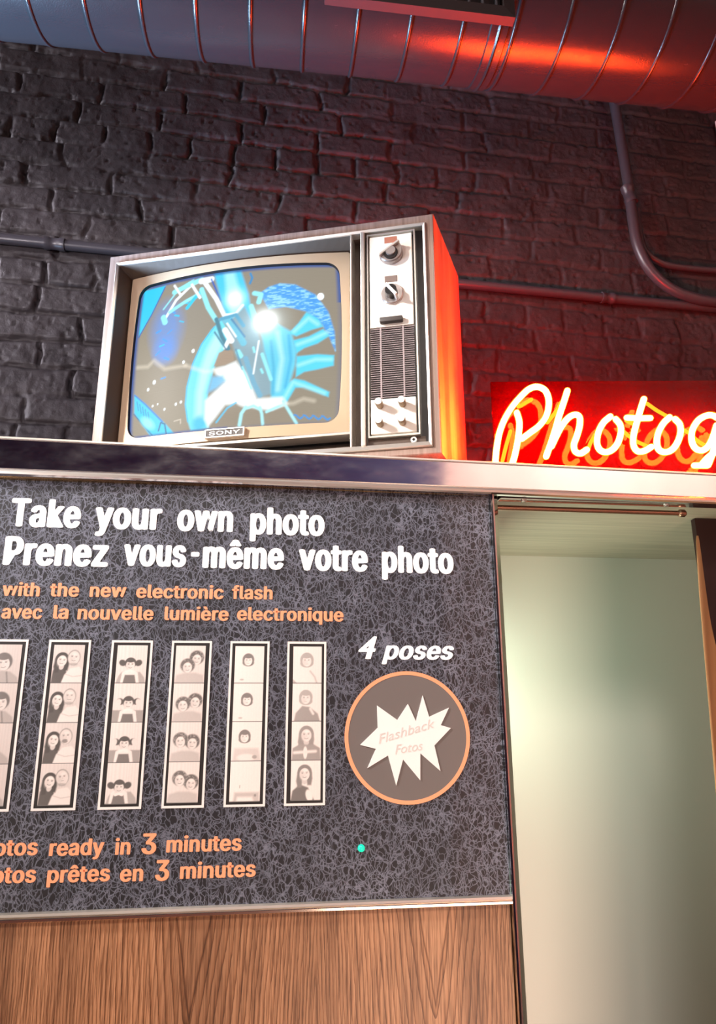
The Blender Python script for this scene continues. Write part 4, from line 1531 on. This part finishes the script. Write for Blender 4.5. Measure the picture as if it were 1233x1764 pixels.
ntop = on_neon(845, 657.5, 0.0)[1]
bm = BM(); box(bm, 0.0, 0.62, 0.0, 0.006, 0.0, ntop, 0.0008)
obj('backing_panel', bm, M_neon_plate, neon)
HT = 0.027
z7 = lambda x, y: (830 + x / 3.0596, 630 + y / 3.0596)
letters = [
    ('P stem', [(184, 248), (197, 300), (192, 370), (182, 430), (168, 490), (150, 540), (132, 580)]),
    ('P', [(70, 560), (72, 490), (78, 430), (92, 355), (118, 285), (160, 215), (212, 155), (250, 122), (290, 111), (330, 128), (350, 170), (350, 225), (334, 275), (300, 318), (255, 352), (210, 385)]),
    ('h', [(450, 132), (430, 195), (408, 260), (388, 330), (366, 400), (338, 478)]),
    ('h arch', [(366, 425), (392, 370), (420, 318), (455, 275), (490, 258), (514, 272), (514, 318), (500, 370), (484, 418), (492, 452), (520, 462), (552, 442)]),
    ('o', [(676, 268), (640, 300), (614, 350), (606, 405), (620, 442), (652, 456), (690, 440), (718, 402), (732, 350), (728, 312), (705, 282)]),
    ('t', [(853, 176), (834, 235), (814, 305), (798, 372), (800, 425), (824, 452), (858, 448), (892, 428)]),
    ('t bar', [(764, 274), (820, 277), (886, 276)]),
    ('o', [(988, 272), (955, 305), (930, 352), (921, 402), (932, 442), (966, 456), (1004, 440), (1032, 400), (1046, 352), (1042, 310), (1018, 282)]),
    ('g', [(1240, 275), (1215, 262), (1180, 264), (1138, 290), (1108, 342), (1106, 398), (1126, 436), (1160, 446), (1192, 424), (1215, 380), (1236, 315)]),
    ('g tail', [(1262, 300), (1240, 385), (1212, 470), (1184, 540), (1168, 572)]),
    ('g return', [(1126, 574), (1158, 522), (1198, 478), (1244, 444), (1300, 405)]),
]
for nm, pth in letters:
    P3 = []
    for x, y in [q[:2] for q in smooth_path([(*q, 0) for q in pth], 7)]:
        u, w = on_neon(*z7(x, y), HT)
        P3.append((u, -HT, max(w, 0.008)))
    bm = BM(); tube(bm, P3, 0.0046, 8)
    core = obj('neon_tube', bm, M_neon, neon, True)
    bm = BM(); tube(bm, P3, 0.0060, 10)
    obj('glass_wall', bm, M_neon_glass, core, True)
backs = [[(420, 190), (400, 225), (372, 265), (345, 300)], [(205, 150), (190, 215), (260, 178)], [(700, 285), (740, 340), (800, 390), (870, 425)], [(870, 200), (920, 235), (972, 265)],
         [(1040, 330), (1090, 355), (1140, 400), (1185, 425)], [(560, 440), (575, 400), (600, 360)], [(150, 345), (128, 420), (108, 500)], [(760, 290), (800, 310)]]
for pth in backs:
    P3 = []
    for q in smooth_path([(*q, 0) for q in pth], 6):
        u, w = on_neon(*z7(q[0], q[1]), 0.013)
        P3.append((u, -0.013, w))
    bm = BM(); tube(bm, P3, 0.0032, 8)
    o = obj('return_tube', bm, M_neon_back, neon, True)

# ================================================================== duct, conduits, notice
DSC = 0.6
DB_, DX0, DP = -0.0046, -0.5857 * DSC, 0.1276 * DSC
DYC, DZC, DR = -1.02 + DSC * 1.38, 1.55 + DSC * 1.7785, 0.200 * DSC
duct = empty('ventilation_duct', (0.2, DYC, DZC))
tag(duct, 'round dark painted spiral ventilation duct along the wall under the ceiling', 'duct')
ns, na = 1, 96
xs = []
rr = []
for i in range(-12, 30):
    xr_ = DX0 + i * DP
    for dx_, hh_ in ((-0.0028, 0.0), (-0.0018, 0.0019), (0.0, 0.0025), (0.0018, 0.0019), (0.0028, 0.0)):
        xs.append(xr_ + dx_); rr.append(DR + hh_)
# a wider coupling band where two lengths of duct meet
xj = on_plane(885, 100, (0, DYC - 0.65 * DR, 0), (0, 1, 0))[0]
th = np.linspace(0, 2 * math.pi, na + 1)
P = np.zeros((len(xs), na + 1, 3))
for i, (x, r_) in enumerate(zip(xs, rr)):
    ax = x + 0.006 * np.sin(th)
    P[i, :, 0] = ax - 0.2
    P[i, :, 1] = r_ * np.cos(th) + (x * DB_)
    P[i, :, 2] = r_ * np.sin(th)
o = grid_object('duct_pipe', P, M_duct, duct, flip=True)
me = o.data
me.set_sharp_from_angle(angle=R(50))
bm = BM()
loops = []
for dx_, hh_ in ((-0.014, 0.0), (-0.0125, 0.0022), (-0.0025, 0.0022), (0.0, 0.0045), (0.0025, 0.0022), (0.0125, 0.0022), (0.014, 0.0)):
    loops.append([(xj + dx_ - 0.2 + 0.006 * math.sin(a), (DR + hh_) * math.cos(a) + xj * DB_, (DR + hh_) * math.sin(a)) for a in th[:-1]])
loft(bm, loops)
obj('coupling_band', finish(bm), M_duct, duct, True)

# louvred register on the room side of the duct
reg = empty('air_register', (0, 0, 0))
reg.parent = duct
YR = -1.02 + DSC * 1.223                                      # front face of the register
zr = on_plane(888, 30, (0, YR, 0), (0, 1, 0))
xa = on_plane(560, 0, (0, YR, 0), (0, 1, 0))[0]
xb = zr[0]
z_low = zr[2] - DZC
y_f = YR - DYC
bm = BM()
loft(bm, [rect(xa - 0.2, xb - 0.2, z_low, z_low + 0.126, y_f + 0.014), rect(xa - 0.2, xb - 0.2, z_low, z_low + 0.126, y_f), rect(xa - 0.2 + 0.016, xb - 0.2 - 0.016, z_low + 0.016, z_low + 0.110, y_f - 0.002), rect(xa - 0.2 + 0.016, xb - 0.2 - 0.016, z_low + 0.016, z_low + 0.110, y_f + 0.013)], False, True)
o = obj('register_frame', finish(bm), M_register, reg)
bm = BM()
for i in range(12):
    u = xa - 0.2 + 0.025 + i * (xb - xa - 0.05) / 11
    box(bm, u - 0.001, u + 0.001, y_f + 0.002, y_f + 0.012, z_low + 0.018, z_low + 0.108)
obj('louvres', bm, M_pipe, reg)


def conduit(name, label, pix, off, r, extra=()):
    pts = [on_wall(x, y, off) for x, y in pix]
    bm = BM()
    tube(bm, smooth_path(pts, 6), r, 14, round_ends=False)
    root = obj(name, bm, M_pipe, None, True)
    tag(root, label, 'pipe')
    for (xa, ya, xb, yb) in extra:
        a, b = on_wall(xa, ya, off), on_wall(xb, yb, off)
        d = Vector(b - a)
        bm = BM()
        L = d.length
        cyl(bm, tuple(a), tuple(d), r, r, L, 18, rings=[(0, r * 1.02), (0, r * 1.22), (L * 0.25, r * 1.25), (L * 0.32, r * 1.1), (L * 0.68, r * 1.1), (L * 0.75, r * 1.25), (L, r * 1.22), (L, r * 1.02)])
        obj('coupling', bm, M_pipe, root, True)
    return root


yl = lambda x: 411.5 + (x - 3) * 0.0978
conduit('wall_conduit', 'long straight black conduit running level along the wall behind the television',
        [(-120, yl(-120)), (100, yl(100)), (500, yl(500)), (900, yl(900)), (1140, yl(1140)), (1400, yl(1400) - 2)], 0.016, 0.0135, ((76, yl(76), 112, yl(112)), (1035, yl(1035), 1056, yl(1056))))
conduit('wall_conduit', 'black conduit dropping from the duct and curving sideways above the neon sign',
        [(1050, 130), (1062, 200), (1073, 265), (1083, 325), (1090, 380), (1099, 425), (1120, 466), (1156, 498), (1198, 514), (1240, 521), (1330, 529)], 0.040, 0.0155, ((1079, 322, 1088, 350),))
conduit('wall_conduit', 'thin black conduit branching level above the curved one',
        [(1096, 360), (1102, 405), (1112, 433), (1132, 450), (1162, 459), (1233, 466), (1330, 474)], 0.017, 0.0095)

p1 = on_wall(1229, 212, 0.006)
bm = BM()
s0 = float((p1 - W0) @ WD)
box(bm, 0.0, 0.30, -0.004, 0.0, -0.42, 0.0)
nt = obj('wall_notice', bm, M_paper)
nt.location = tuple(W0 + WD * s0 + WN * 0.012 + np.array([0, 0, p1[2]]))
nt.rotation_euler = (0, 0, WROT)
tag(nt, 'white notice board edge on the brick wall at the far side of the conduit', 'notice')
